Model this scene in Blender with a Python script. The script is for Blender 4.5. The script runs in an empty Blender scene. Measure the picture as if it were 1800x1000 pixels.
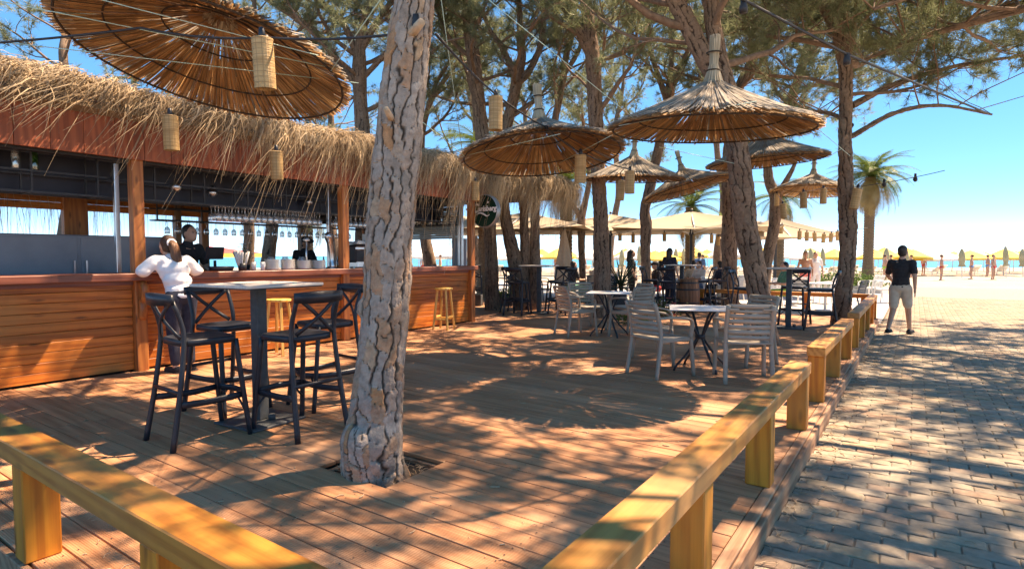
import bpy, math, random
import numpy as np
from mathutils import Vector, Matrix, Euler

random.seed(7)
SC = bpy.context.scene
COL = SC.collection

# ------------------------------------------------------------ camera, sky, sun, exposure
cam_d = bpy.data.cameras.new('camera'); cam = bpy.data.objects.new('camera', cam_d); COL.objects.link(cam)
cam.location = (0, 0, 1.36); cam.rotation_euler = (math.radians(90 - 2.8), 0, math.radians(34.7))
cam_d.sensor_width = 36; cam_d.lens = 20.48; cam_d.clip_start = 0.05; cam_d.clip_end = 9000
SC.camera = cam

SUNV = Vector((0.80, 1.40, 2.75)).normalized()
W = bpy.data.worlds.new('World'); SC.world = W; W.use_nodes = True
wn = W.node_tree.nodes; wl = W.node_tree.links
sky = wn.new('ShaderNodeTexSky'); sky.sky_type = 'NISHITA'; sky.sun_disc = False
sky.sun_elevation = math.asin(SUNV.z); sky.sun_rotation = math.atan2(SUNV.x, SUNV.y)
sky.air_density = 0.30; sky.dust_density = 0.0; sky.ozone_density = 5.0
hsv = wn.new('ShaderNodeHueSaturation'); hsv.inputs['Saturation'].default_value = 1.78
gam = wn.new('ShaderNodeGamma'); gam.inputs[1].default_value = .50; wl.new(sky.outputs[0], gam.inputs[0]); wl.new(gam.outputs[0], hsv.inputs['Color'])
wl.new(hsv.outputs[0], wn['Background'].inputs[0]); wn['Background'].inputs[1].default_value = 0.15
sd = bpy.data.lights.new('sun', 'SUN'); sd.energy = 2.0; sd.angle = math.radians(0.55); sd.color = (1, .94, .85)
so = bpy.data.objects.new('sun', sd); COL.objects.link(so); so.rotation_euler = (-SUNV).to_track_quat('-Z', 'Y').to_euler()
so.location = (4, 8, 20)
SC.view_settings.view_transform = 'Standard'; SC.view_settings.look = 'None'
SC.view_settings.exposure = 2.8; SC.view_settings.gamma = 1
SC.view_settings.use_curve_mapping = False
SC.view_settings.use_white_balance = True; SC.view_settings.white_balance_temperature = 9600; SC.view_settings.white_balance_tint = 21
SC.render.engine = 'CYCLES'
SC.cycles.max_bounces = 7; SC.cycles.diffuse_bounces = 5; SC.cycles.transparent_max_bounces = 12
SC.cycles.sample_clamp_indirect = 6

# ------------------------------------------------------------ mesh kit
def V(*a): return Vector(a)
def np_mesh(name, verts, faces, attrs=None, smooth=False):
    """verts (N,3), faces (M,k) arrays -> mesh data"""
    me = bpy.data.meshes.new(name)
    verts = np.asarray(verts, np.float32); faces = np.asarray(faces, np.int32)
    m, k = faces.shape
    me.vertices.add(len(verts)); me.vertices.foreach_set('co', verts.ravel())
    me.loops.add(m * k); me.loops.foreach_set('vertex_index', faces.ravel())
    me.polygons.add(m)
    me.polygons.foreach_set('loop_start', np.arange(0, m * k, k, dtype=np.int32))
    if smooth: me.polygons.foreach_set('use_smooth', np.ones(m, bool))
    for an, av in (attrs or {}).items():
        a = me.attributes.new(an, 'FLOAT', 'POINT'); a.data.foreach_set('value', np.asarray(av, np.float32))
    me.update(calc_edges=True)
    return me
def link(name, data, mat=None, parent=None, loc=None, rz=None):
    o = bpy.data.objects.new(name, data); COL.objects.link(o)
    if mat is not None and data is not None and len(data.materials) == 0: data.materials.append(M[mat] if isinstance(mat, str) else mat)
    if parent is not None: o.parent = parent
    if loc is not None: o.location = loc
    if rz is not None: o.rotation_euler = (0, 0, rz)
    return o
def tag(o, label=None, cat=None, group=None, kind=None):
    if label: o['label'] = label
    if cat: o['category'] = cat
    if group: o['group'] = group
    if kind: o['kind'] = kind
    return o
def thing(name, label, cat, loc=(0, 0, 0), rz=0, group=None):
    o = bpy.data.objects.new(name, None); COL.objects.link(o); o.empty_display_size = .1
    o.location = loc; o.rotation_euler = (0, 0, rz)
    return tag(o, label, cat, group)
def copy_tree(o, parent=None):
    c = o.copy(); COL.objects.link(c); c.parent = parent
    for ch in list(o.children):
        copy_tree(ch, c)
    return c

class MB:
    def __init__(s): s.v = []; s.f = []
    def add(s, vs, fs):
        b = len(s.v); s.v += [tuple(v) for v in vs]; s.f += [tuple(i + b for i in f) for f in fs]; return s
    def box(s, c, d, R=None, ch=0.0):
        hx, hy, hz = d[0] / 2, d[1] / 2, d[2] / 2
        c = Vector(c); ch = min(ch, hx * .8, hy * .8, hz * .8)
        if ch <= 0:
            vs = [V(x, y, z) for x in (-hx, hx) for y in (-hy, hy) for z in (-hz, hz)]
            fs = [(0, 1, 3, 2), (4, 6, 7, 5), (0, 4, 5, 1), (2, 3, 7, 6), (0, 2, 6, 4), (1, 5, 7, 3)]
        else:
            vs = []; idx = {}
            for sx in (-1, 1):
                for sy in (-1, 1):
                    for sz in (-1, 1):
                        for ax in range(3):
                            p = [sx * hx, sy * hy, sz * hz]
                            for q in range(3):
                                if q != ax: p[q] -= ch * (1 if p[q] > 0 else -1)
                            idx[(sx, sy, sz, ax)] = len(vs); vs.append(V(*p))
            fs = []
            I = lambda a, ax: idx[(a[0], a[1], a[2], ax)]
            for ax in range(3):
                o1, o2 = [q for q in range(3) if q != ax]
                for sg in (-1, 1):
                    ring = []
                    for s1, s2 in ((-1, -1), (1, -1), (1, 1), (-1, 1)):
                        a = [0, 0, 0]; a[ax] = sg; a[o1] = s1; a[o2] = s2; ring.append(I(a, ax))
                    fs.append(tuple(ring))
            for ax in range(3):
                o1, o2 = [q for q in range(3) if q != ax]
                for s1 in (-1, 1):
                    for s2 in (-1, 1):
                        a = [0, 0, 0]; b = [0, 0, 0]; a[ax] = -1; b[ax] = 1
                        for t in (a, b): t[o1] = s1; t[o2] = s2
                        fs.append((I(a, o1), I(b, o1), I(b, o2), I(a, o2)))
            for sx in (-1, 1):
                for sy in (-1, 1):
                    for sz in (-1, 1):
                        fs.append(tuple(idx[(sx, sy, sz, q)] for q in range(3)))
        if R is not None: vs = [R @ v for v in vs]
        return s.add([v + c for v in vs], fs)
    def beam(s, p0, p1, w, h, ch=0.0, up=(0, 0, 1)):
        p0, p1 = Vector(p0), Vector(p1); d = p1 - p0; L = d.length; d.normalize()
        upv = Vector(up); sd_ = d.cross(upv)
        if sd_.length < 1e-4: sd_ = d.cross(V(0, 1, 0))
        sd_.normalize(); u = sd_.cross(d)
        R = Matrix((d, sd_, u)).transposed()
        return s.box((p0 + p1) / 2, (L, w, h), R, ch)
    def tube(s, pts, r, n=8, flat=None, cap=True, up=None):
        pts = [Vector(p) for p in pts]; k = len(pts)
        rs = list(r) if isinstance(r, (list, tuple)) else [r] * k
        t0 = (pts[1] - pts[0]).normalized()
        ref = Vector(up) if up else (V(0, 0, 1) if abs(t0.z) < .9 else V(1, 0, 0))
        a = ref - t0 * ref.dot(t0); a.normalize(); vs = []
        for i in range(k):
            t = (pts[min(i + 1, k - 1)] - pts[max(i - 1, 0)]).normalized()
            a = a - t * a.dot(t); a.normalize(); b = t.cross(a)
            fa, fb = flat if flat else (1, 1)
            for j in range(n):
                q = 2 * math.pi * (j + .5) / n
                vs.append(pts[i] + a * (math.cos(q) * rs[i] * fa) + b * (math.sin(q) * rs[i] * fb))
        fs = [(i * n + j, i * n + (j + 1) % n, (i + 1) * n + (j + 1) % n, (i + 1) * n + j) for i in range(k - 1) for j in range(n)]
        if cap: fs += [tuple(reversed(range(n))), tuple(range((k - 1) * n, k * n))]
        return s.add(vs, fs)
    def lathe(s, prof, n=16, c=(0, 0, 0), R=None, closed=False):
        c = Vector(c); vs = []
        for r, z in prof:
            for j in range(n):
                q = 2 * math.pi * j / n; p = V(r * math.cos(q), r * math.sin(q), z)
                vs.append((R @ p if R is not None else p) + c)
        k = len(prof)
        fs = [(i * n + j, i * n + (j + 1) % n, (i + 1) * n + (j + 1) % n, (i + 1) * n + j) for i in range(k - 1) for j in range(n)]
        if closed: fs += [((k - 1) * n + j, (k - 1) * n + (j + 1) % n, (j + 1) % n, j) for j in range(n)]
        else:
            if prof[0][0] > 1e-5: fs.append(tuple(reversed(range(n))))
            if prof[-1][0] > 1e-5: fs.append(tuple(range((k - 1) * n, k * n)))
        return s.add(vs, fs)
    def caps(s, p0, p1, r0, r1, n=12, sq=None):
        """tapered capsule, closed; sq scales the cross section (x, y)"""
        p0, p1 = Vector(p0), Vector(p1); d = p1 - p0; L = max(d.length, 1e-4)
        Q = d.to_track_quat('Z', 'Y').to_matrix() if d.length > 1e-4 else Matrix.Identity(3)
        prof = [(r0 * math.sin(a), -r0 * math.cos(a)) for a in (0.05, .5, 1.0, 1.57)] + [(r1 * math.cos(a), L + r1 * math.sin(a)) for a in (0, .55, 1.05, 1.52)]
        vs = []
        for r, z in prof:
            for j in range(n):
                q = 2 * math.pi * j / n; p = Q @ V(r * math.cos(q), r * math.sin(q), z)
                vs.append(p)
        if sq: vs = [V(v.x * sq[0], v.y * sq[1], v.z * (sq[2] if len(sq) > 2 else 1)) for v in vs]
        k = len(prof)
        fs = [(i * n + j, i * n + (j + 1) % n, (i + 1) * n + (j + 1) % n, (i + 1) * n + j) for i in range(k - 1) for j in range(n)]
        fs += [tuple(reversed(range(n))), tuple(range((k - 1) * n, k * n))]
        return s.add([v + p0 for v in vs], fs)
    def mesh(s, name='mesh', smooth=False):
        me = bpy.data.meshes.new(name); me.from_pydata(s.v, [], s.f)
        if smooth: me.polygons.foreach_set('use_smooth', [True] * len(me.polygons))
        me.update(); return me
    def build(s, name, mat, parent=None, smooth=False, loc=None, rz=None):
        return link(name, s.mesh(name, smooth), mat, parent, loc, rz)

def catmull(P, k):
    """P (n,c) control points -> k samples along a Catmull-Rom curve (by chord length)"""
    P = np.asarray(P, float); n = len(P)
    A = np.vstack([2 * P[0] - P[1], P, 2 * P[-1] - P[-2]])
    L = np.concatenate([[0], np.cumsum(np.linalg.norm(np.diff(P[:, :3], axis=0), axis=1))])
    s = np.linspace(0, L[-1], k); i = np.clip(np.searchsorted(L, s, 'right') - 1, 0, n - 2)
    t = ((s - L[i]) / (L[i + 1] - L[i]))[:, None]
    p0, p1, p2, p3 = A[i], A[i + 1], A[i + 2], A[i + 3]
    return .5 * (2 * p1 + (p2 - p0) * t + (2 * p0 - 5 * p1 + 4 * p2 - p3) * t * t + (3 * p1 - p0 - 3 * p2 + p3) * t ** 3)
def nrm(a): return a / np.maximum(np.linalg.norm(a, axis=-1, keepdims=True), 1e-9)
def sweep(P, R, n):
    """P (N,k,3) polylines, R (N,k) radii -> verts, quads (all tubes, n sides)"""
    N, k, _ = P.shape
    T = nrm(np.gradient(P, axis=1))
    ref = np.where(np.abs(T[:, :1, 2:3]) > .9, np.array([1., 0, 0]), np.array([0, 0, 1.]))
    ref = np.broadcast_to(ref, T.shape)
    a = nrm(np.cross(T, ref)); b = np.cross(T, a)
    q = 2 * np.pi * np.arange(n) / n
    vs = P[:, :, None] + R[:, :, None, None] * (a[:, :, None] * np.cos(q)[None, None, :, None] + b[:, :, None] * np.sin(q)[None, None, :, None])
    base = (np.arange(N) * k * n)[:, None, None]
    i = np.arange(k - 1)[None, :, None] * n; j = np.arange(n)[None, None, :]; j2 = (j + 1) % n
    F = np.stack(np.broadcast_arrays(base + i + j, base + i + j2, base + i + n + j2, base + i + n + j), -1).reshape(-1, 4)
    return vs.reshape(-1, 3), F

# ------------------------------------------------------------ materials
M = {}
def add_translucency(name, f):
    m = M[name]; N = m.node_tree.nodes; L = m.node_tree.links; B = N['Principled BSDF']
    t = N.new('ShaderNodeBsdfTranslucent'); L.new(B.inputs['Base Color'].links[0].from_socket, t.inputs[0])
    x = N.new('ShaderNodeMixShader'); x.inputs[0].default_value = f; L.new(B.outputs[0], x.inputs[1]); L.new(t.outputs[0], x.inputs[2]); L.new(x.outputs[0], N['Material Output'].inputs[0])
def newmat(name):
    m = bpy.data.materials.new(name); m.use_nodes = True; M[name] = m
    nt = m.node_tree; return m, nt.nodes, nt.links, nt.nodes['Principled BSDF']
def pm(name, c1, c2=None, rough=.6, scale=8., stretch=(1, 1, 1), bump=0., bscale=40., metal=0., rnd=0., island=False, spec=.5, coord='pos', detail=5., c3=None, contrast=.35, bdist=.01):
    """procedural surface: two/three colours mixed by noise, per-object or per-island value shift, fine bump"""
    m, N, L, B = newmat(name)
    B.inputs['Roughness'].default_value = rough; B.inputs['Metallic'].default_value = metal
    B.inputs['Specular IOR Level'].default_value = spec
    if coord == 'pos': src = N.new('ShaderNodeNewGeometry').outputs['Position']
    else: src = N.new('ShaderNodeTexCoord').outputs['Object']
    mp = N.new('ShaderNodeMapping'); mp.inputs['Scale'].default_value = stretch; L.new(src, mp.inputs['Vector'])
    vec = mp.outputs[0]
    nz = N.new('ShaderNodeTexNoise'); nz.inputs['Scale'].default_value = scale; nz.inputs['Detail'].default_value = detail
    L.new(vec, nz.inputs['Vector'])
    rp = N.new('ShaderNodeValToRGB'); rp.color_ramp.elements[0].position = .5 - contrast / 2; rp.color_ramp.elements[1].position = .5 + contrast / 2
    c2 = c2 or tuple(v * .7 for v in c1)
    rp.color_ramp.elements[0].color = (*c1, 1); rp.color_ramp.elements[1].color = (*c2, 1)
    if c3:
        e = rp.color_ramp.elements.new(.5); e.color = (*c3, 1)
    L.new(nz.outputs[0], rp.inputs[0]); out = rp.outputs[0]
    if rnd:
        if island: r = N.new('ShaderNodeNewGeometry').outputs['Random Per Island']
        else: r = N.new('ShaderNodeObjectInfo').outputs['Random']
        mr = N.new('ShaderNodeMapRange'); mr.inputs[3].default_value = 1 - rnd; mr.inputs[4].default_value = 1 + rnd
        L.new(r, mr.inputs[0])
        hs = N.new('ShaderNodeHueSaturation'); L.new(mr.outputs[0], hs.inputs['Value']); L.new(out, hs.inputs['Color']); out = hs.outputs[0]
    L.new(out, B.inputs['Base Color'])
    if bump:
        n2 = N.new('ShaderNodeTexNoise'); n2.inputs['Scale'].default_value = bscale; n2.inputs['Detail'].default_value = 4; L.new(vec, n2.inputs['Vector'])
        bp = N.new('ShaderNodeBump'); bp.inputs['Strength'].default_value = bump; bp.inputs['Distance'].default_value = bdist
        L.new(n2.outputs[0], bp.inputs['Height']); L.new(bp.outputs[0], B.inputs['Normal'])
    return m
def math_node(N, L, op, a, b=None):
    n = N.new('ShaderNodeMath'); n.operation = op
    for i, x in enumerate((a, b)):
        if x is None: continue
        if isinstance(x, (int, float)): n.inputs[i].default_value = x
        else: L.new(x, n.inputs[i])
    return n.outputs[0]
def mix(N, L, f, a, b, mode='MIX'):
    n = N.new('ShaderNodeMix'); n.data_type = 'RGBA'; n.blend_type = mode
    for sck, x in ((n.inputs[0], f), (n.inputs[6], a), (n.inputs[7], b)):
        if isinstance(x, (int, float)): sck.default_value = x
        elif isinstance(x, tuple): sck.default_value = (*x, 1)
        else: L.new(x, sck)
    return n.outputs[2]
def wood(name, dark, light, axis, rough=.45, rnd=.18, knots=True, gscale=1.0, ribs=0., wear=None, ring=.28):
    """sawn timber with grain along `axis` in world space, ring figure, knots and stains"""
    m, N, L, B = newmat(name); B.inputs['Roughness'].default_value = rough
    geo = N.new('ShaderNodeNewGeometry'); oi = N.new('ShaderNodeObjectInfo')
    off = N.new('ShaderNodeVectorMath'); off.operation = 'ADD'
    sc_ = N.new('ShaderNodeVectorMath'); sc_.operation = 'SCALE'; sc_.inputs[0].default_value = (7.3, 11.1, 5.7); L.new(oi.outputs['Random'], sc_.inputs[3])
    L.new(geo.outputs['Position'], off.inputs[0]); L.new(sc_.outputs[0], off.inputs[1])
    st = [14 * gscale] * 3; st['XYZ'.index(axis)] = .9 * gscale
    mp = N.new('ShaderNodeMapping'); mp.inputs['Scale'].default_value = st; L.new(off.outputs[0], mp.inputs[0])
    n1 = N.new('ShaderNodeTexNoise'); n1.inputs['Scale'].default_value = 1.0; n1.inputs['Detail'].default_value = 6; n1.inputs['Distortion'].default_value = 1.2; L.new(mp.outputs[0], n1.inputs[0])
    st2 = [90 * gscale] * 3; st2['XYZ'.index(axis)] = 2.5 * gscale
    mp2 = N.new('ShaderNodeMapping'); mp2.inputs['Scale'].default_value = st2; L.new(off.outputs[0], mp2.inputs[0])
    n2 = N.new('ShaderNodeTexNoise'); n2.inputs['Scale'].default_value = 1.0; n2.inputs['Detail'].default_value = 3; L.new(mp2.outputs[0], n2.inputs[0])
    n3 = N.new('ShaderNodeTexNoise'); n3.inputs['Scale'].default_value = 1.3; n3.inputs['Detail'].default_value = 4; L.new(geo.outputs['Position'], n3.inputs[0])
    f = math_node(N, L, 'MULTIPLY_ADD', n1.outputs[0], 0.65); f.node.inputs[2].default_value = 0
    f2 = math_node(N, L, 'MULTIPLY', n2.outputs[0], .35); f = math_node(N, L, 'ADD', f, f2)
    if ring:
        wv = N.new('ShaderNodeTexWave'); wv.wave_type = 'BANDS'; wv.bands_direction = 'DIAGONAL'; wv.inputs['Scale'].default_value = .55; wv.inputs['Distortion'].default_value = 7; wv.inputs['Detail'].default_value = 3; wv.inputs['Detail Scale'].default_value = .7; L.new(mp.outputs[0], wv.inputs[0])
        f = math_node(N, L, 'ADD', f, math_node(N, L, 'MULTIPLY', math_node(N, L, 'SUBTRACT', wv.outputs['Fac'], .5), ring))
    rp = N.new('ShaderNodeValToRGB'); rp.color_ramp.elements[0].position = .33; rp.color_ramp.elements[1].position = .66
    rp.color_ramp.elements[0].color = (*dark, 1); rp.color_ramp.elements[1].color = (*light, 1); L.new(f, rp.inputs[0]); out = rp.outputs[0]
    if knots:
        stk = [9.] * 3; stk['XYZ'.index(axis)] = 2.6
        mpk = N.new('ShaderNodeMapping'); mpk.inputs['Scale'].default_value = stk; L.new(off.outputs[0], mpk.inputs[0])
        vk = N.new('ShaderNodeTexVoronoi'); vk.inputs['Scale'].default_value = 1.0; L.new(mpk.outputs[0], vk.inputs[0])
        k = N.new('ShaderNodeMapRange'); k.inputs[1].default_value = .07; k.inputs[2].default_value = .20; k.inputs[3].default_value = .85; k.inputs[4].default_value = 0; L.new(vk.outputs[0], k.inputs[0])
        out = mix(N, L, k.outputs[0], out, tuple(v * .35 for v in dark))
    if wear:
        wr = N.new('ShaderNodeMapRange'); wr.inputs[1].default_value = .48; wr.inputs[2].default_value = .72; wr.inputs[4].default_value = .75; L.new(n3.outputs[0], wr.inputs[0])
        out = mix(N, L, wr.outputs[0], out, wear)
        n4 = N.new('ShaderNodeTexNoise'); n4.inputs['Scale'].default_value = 3.7; n4.inputs['Detail'].default_value = 7; n4.inputs['Roughness'].default_value = .68; L.new(geo.outputs['Position'], n4.inputs[0])
        sr = N.new('ShaderNodeMapRange'); sr.inputs[1].default_value = .54; sr.inputs[2].default_value = .78; sr.inputs[4].default_value = .42; L.new(n4.outputs[0], sr.inputs[0])
        out = mix(N, L, sr.outputs[0], out, tuple(v * .62 for v in dark))
    mr = N.new('ShaderNodeMapRange'); mr.inputs[3].default_value = 1 - rnd; mr.inputs[4].default_value = 1 + rnd; L.new(oi.outputs['Random'], mr.inputs[0])
    hs = N.new('ShaderNodeHueSaturation'); L.new(mr.outputs[0], hs.inputs['Value']); L.new(out, hs.inputs['Color']); L.new(hs.outputs[0], B.inputs['Base Color'])
    bp = N.new('ShaderNodeBump'); bp.inputs['Strength'].default_value = .35; bp.inputs['Distance'].default_value = .004; L.new(f, bp.inputs['Height'])
    nout = bp.outputs[0]
    if ribs:
        sep = N.new('ShaderNodeSeparateXYZ'); L.new(geo.outputs['Position'], sep.inputs[0])
        w = math_node(N, L, 'SINE', math_node(N, L, 'MULTIPLY', sep.outputs[1], 2 * math.pi / .0105))
        b2 = N.new('ShaderNodeBump'); b2.inputs['Strength'].default_value = ribs; b2.inputs['Distance'].default_value = .002; L.new(w, b2.inputs['Height']); L.new(nout, b2.inputs['Normal']); nout = b2.outputs[0]
    L.new(nout, B.inputs['Normal'])
    rr = N.new('ShaderNodeMapRange'); rr.inputs[3].default_value = rough - .1; rr.inputs[4].default_value = rough + .2; L.new(n3.outputs[0], rr.inputs[0]); L.new(rr.outputs[0], B.inputs['Roughness'])
    return m
def leafy(name, c1, c2, trans=.35, scale=1.2, rnd=False):
    m, N, L, B = newmat(name); N.remove(B)
    geo = N.new('ShaderNodeNewGeometry')
    nz = N.new('ShaderNodeTexNoise'); nz.inputs['Scale'].default_value = scale; nz.inputs['Detail'].default_value = 6; L.new(geo.outputs['Position'], nz.inputs[0])
    rp = N.new('ShaderNodeValToRGB'); rp.color_ramp.elements[0].position = .38; rp.color_ramp.elements[1].position = .64
    rp.color_ramp.elements[0].color = (*c1, 1); rp.color_ramp.elements[1].color = (*c2, 1); L.new(nz.outputs[0], rp.inputs[0])
    d = N.new('ShaderNodeBsdfDiffuse'); t = N.new('ShaderNodeBsdfTranslucent'); x = N.new('ShaderNodeMixShader'); x.inputs[0].default_value = trans
    L.new(rp.outputs[0], d.inputs[0]); L.new(rp.outputs[0], t.inputs[0]); L.new(d.outputs[0], x.inputs[1]); L.new(t.outputs[0], x.inputs[2])
    g = N.new('ShaderNodeBsdfGlossy'); g.inputs['Roughness'].default_value = .45; g.inputs[0].default_value = (.6, .6, .55, 1)
    y = N.new('ShaderNodeMixShader'); y.inputs[0].default_value = .06; L.new(x.outputs[0], y.inputs[1]); L.new(g.outputs[0], y.inputs[2])
    L.new(y.outputs[0], N['Material Output'].inputs[0])
    return m
def bark(name, cols, fissure, bscale=60):
    m, N, L, B = newmat(name); B.inputs['Roughness'].default_value = .9; B.inputs['Specular IOR Level'].default_value = .25
    pl = N.new('ShaderNodeAttribute'); pl.attribute_name = 'plate'; ed = N.new('ShaderNodeAttribute'); ed.attribute_name = 'edge'
    rp = N.new('ShaderNodeValToRGB'); rp.color_ramp.interpolation = 'LINEAR'
    els = rp.color_ramp.elements; els[0].color = (*cols[0], 1); els[1].color = (*cols[-1], 1)
    for i, c in enumerate(cols[1:-1]):
        e = els.new((i + 1) / (len(cols) - 1)); e.color = (*c, 1)
    L.new(pl.outputs['Fac'], rp.inputs[0])
    geo = N.new('ShaderNodeNewGeometry')
    nz = N.new('ShaderNodeTexNoise'); nz.inputs['Scale'].default_value = 22; nz.inputs['Detail'].default_value = 7; nz.inputs['Roughness'].default_value = .7; L.new(geo.outputs['Position'], nz.inputs[0])
    mr = N.new('ShaderNodeMapRange'); mr.inputs[1].default_value = .3; mr.inputs[2].default_value = .7; mr.inputs[3].default_value = .62; mr.inputs[4].default_value = 1.25; L.new(nz.outputs[0], mr.inputs[0])
    hs = N.new('ShaderNodeHueSaturation'); L.new(mr.outputs[0], hs.inputs['Value']); L.new(rp.outputs[0], hs.inputs['Color'])
    er = N.new('ShaderNodeMapRange'); er.inputs[1].default_value = .03; er.inputs[2].default_value = .15; L.new(ed.outputs['Fac'], er.inputs[0])
    L.new(mix(N, L, er.outputs[0], fissure, hs.outputs[0]), B.inputs['Base Color'])
    n2 = N.new('ShaderNodeTexNoise'); n2.inputs['Scale'].default_value = bscale; n2.inputs['Detail'].default_value = 6; L.new(geo.outputs['Position'], n2.inputs[0])
    bp = N.new('ShaderNodeBump'); bp.inputs['Strength'].default_value = .5; bp.inputs['Distance'].default_value = .012; L.new(n2.outputs[0], bp.inputs['Height']); L.new(bp.outputs[0], B.inputs['Normal'])
    return m

wood('deck_wood', (.35, .145, .066), (.56, .275, .14), 'X', rough=.62, rnd=.16, knots=False, ribs=.45, ring=.12, wear=(.48, .285, .175))
wood('rail_wood', (.40, .15, .026), (.56, .25, .055), 'Y', rough=.5, rnd=.10, wear=(.50, .27, .115), ring=.32)
wood('rail_wood_x', (.38, .13, .018), (.54, .225, .038), 'X', rough=.5, rnd=.10, wear=(.50, .24, .07), ring=.32)
wood('post_wood', (.48, .145, .012), (.68, .25, .024), 'Z', rough=.5, rnd=.14, wear=(.62, .28, .06))
wood('trim_wood', (.26, .13, .07), (.42, .24, .14), 'Y', rough=.7, rnd=.08)
wood('bar_plank', (.40, .10, .013), (.62, .185, .028), 'Y', rough=.46, rnd=.24, wear=(.56, .22, .055))
wood('bar_post', (.34, .10, .028), (.52, .18, .05), 'Z', rough=.42, rnd=.12)
wood('bar_post_dark', (.20, .10, .045), (.32, .17, .075), 'Z', rough=.5, rnd=.12)
wood('counter_wood', (.16, .045, .025), (.25, .075, .04), 'Y', rough=.35, rnd=.1, knots=False)
wood('fascia_wood', (.25, .058, .022), (.38, .095, .035), 'Z', rough=.5, rnd=.14)
wood('stool_wood', (.62, .33, .07), (.82, .5, .15), 'Z', rough=.4, rnd=.1)
wood('barrel_wood', (.16, .075, .035), (.28, .14, .07), 'Z', rough=.6, rnd=.15)
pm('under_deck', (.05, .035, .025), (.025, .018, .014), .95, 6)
pm('black_plastic', (.012, .015, .022), (.018, .022, .031), .42, 14, bump=.08, bscale=120, bdist=.002, spec=.5)
pm('black_metal', (.016, .018, .022), (.030, .032, .038), .45, 20, bump=.1, bscale=160, bdist=.002)
pm('slate_metal', (.045, .055, .062), (.075, .082, .085), .6, 18, bump=.2, bscale=90, bdist=.003)
pm('taupe_plastic', (.335, .285, .222), (.375, .32, .252), .5, 6, rnd=.05, bump=.05, bscale=150, bdist=.001)
pm('white_plastic', (.74, .74, .72), (.8, .8, .78), .5, 6, rnd=.04)
pm('navy_plastic', (.03, .055, .085), (.04, .07, .10), .5, 6)
pm('white_top', (.70, .68, .66), (.78, .76, .74), .32, 7, detail=8)
pm('wood_top', (.58, .50, .43), (.68, .61, .54), .5, 3, stretch=(12, 1, 1), detail=7)
pm('steel', (.55, .56, .57), (.65, .66, .67), .28, 10, metal=1.)
pm('navy_paint', (.006, .008, .020), (.011, .014, .032), .5, 5)
pm('black_paint', (.012, .012, .015), (.02, .02, .024), .5, 6)
pm('grey_panel', (.22, .23, .26), (.27, .28, .31), .4, 4)
pm('shutter_grey', (.27, .33, .34), (.34, .40, .41), .45, 5, metal=.2)
pm('porcelain', (.78, .78, .76), (.82, .82, .8), .25, 6, rnd=.04)
pm('linen', (.66, .63, .59), (.75, .73, .7), .9, 30, bump=.2, bscale=200)
pm('white_cotton', (.80, .80, .82), (.86, .86, .87), .85, 9, bump=.35, bscale=14, coord='obj', bdist=.02)
pm('navy_cloth', (.012, .016, .035), (.022, .028, .05), .85, 20, bump=.2, bscale=60, coord='obj')
pm('black_cloth', (.014, .014, .017), (.026, .026, .03), .85, 20, bump=.2, bscale=60, coord='obj')
pm('red_cloth', (.55, .03, .03), (.62, .06, .05), .8, 20)
pm('pink_cloth', (.75, .16, .15), (.8, .25, .22), .8, 20)
pm('green_cloth', (.06, .22, .15), (.1, .32, .2), .8, 20)
pm('lime_cloth', (.35, .55, .05), (.42, .6, .08), .8, 20)
pm('beige_cloth', (.55, .45, .34), (.62, .53, .42), .85, 15)
pm('blue_cloth', (.10, .22, .42), (.14, .28, .5), .8, 20)
pm('skin', (.50, .27, .18), (.56, .32, .22), .5, 14, coord='obj')
pm('skin_tan', (.36, .17, .10), (.42, .21, .13), .5, 14, coord='obj')
pm('hair_brown', (.030, .011, .006), (.075, .028, .013), .5, 3, stretch=(60, 60, 3), coord='obj', bump=.8, bscale=3)
pm('hair_auburn', (.075, .026, .010), (.19, .078, .03), .45, 1.6, stretch=(50, 50, 4), coord='obj', bump=.9, bscale=3)
pm('hair_black', (.012, .010, .009), (.03, .025, .022), .5, 40, coord='obj')
pm('straw_top', (.33, .285, .235), (.48, .435, .375), .85, 5, rnd=.34, island=True, c3=(.40, .355, .295))
pm('straw_under', (.36, .19, .085), (.58, .36, .17), .8, 4, rnd=.38, island=True)
pm('straw_dark', (.035, .022, .014), (.06, .04, .025), .9, 20)
pm('straw_bundle', (.42, .34, .23), (.55, .46, .33), .85, 5, rnd=.30, island=True)
pm('thatch', (.34, .235, .14), (.58, .46, .32), .85, 1.6, rnd=.42, island=True, c3=(.47, .35, .22))
for q_ in ('straw_top', 'straw_under', 'thatch'): add_translucency(q_, .3)
pm('thatch_core', (.15, .095, .05), (.24, .16, .09), .95, 30, bump=.8, bscale=60)
pm('rope_green', (.42, .62, .52), (.5, .7, .6), .6, 20)
pm('rope_black', (.018, .018, .02), (.03, .03, .032), .55, 20)
pm('soil', (.07, .05, .035), (.12, .085, .06), .95, 8, bump=.5, bscale=40)
pm('sand', (.34, .285, .215), (.43, .36, .275), .95, .5, bump=.4, bscale=9, detail=9, bdist=.05)
pm('terrace', (.46, .42, .38), (.58, .54, .5), .85, 2.2, detail=9, bump=.2, bscale=30)
pm('paver_stone', (.25, .20, .145), (.35, .28, .205), .88, 26, detail=9, bump=.35, bscale=160, bdist=.004)
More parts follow.
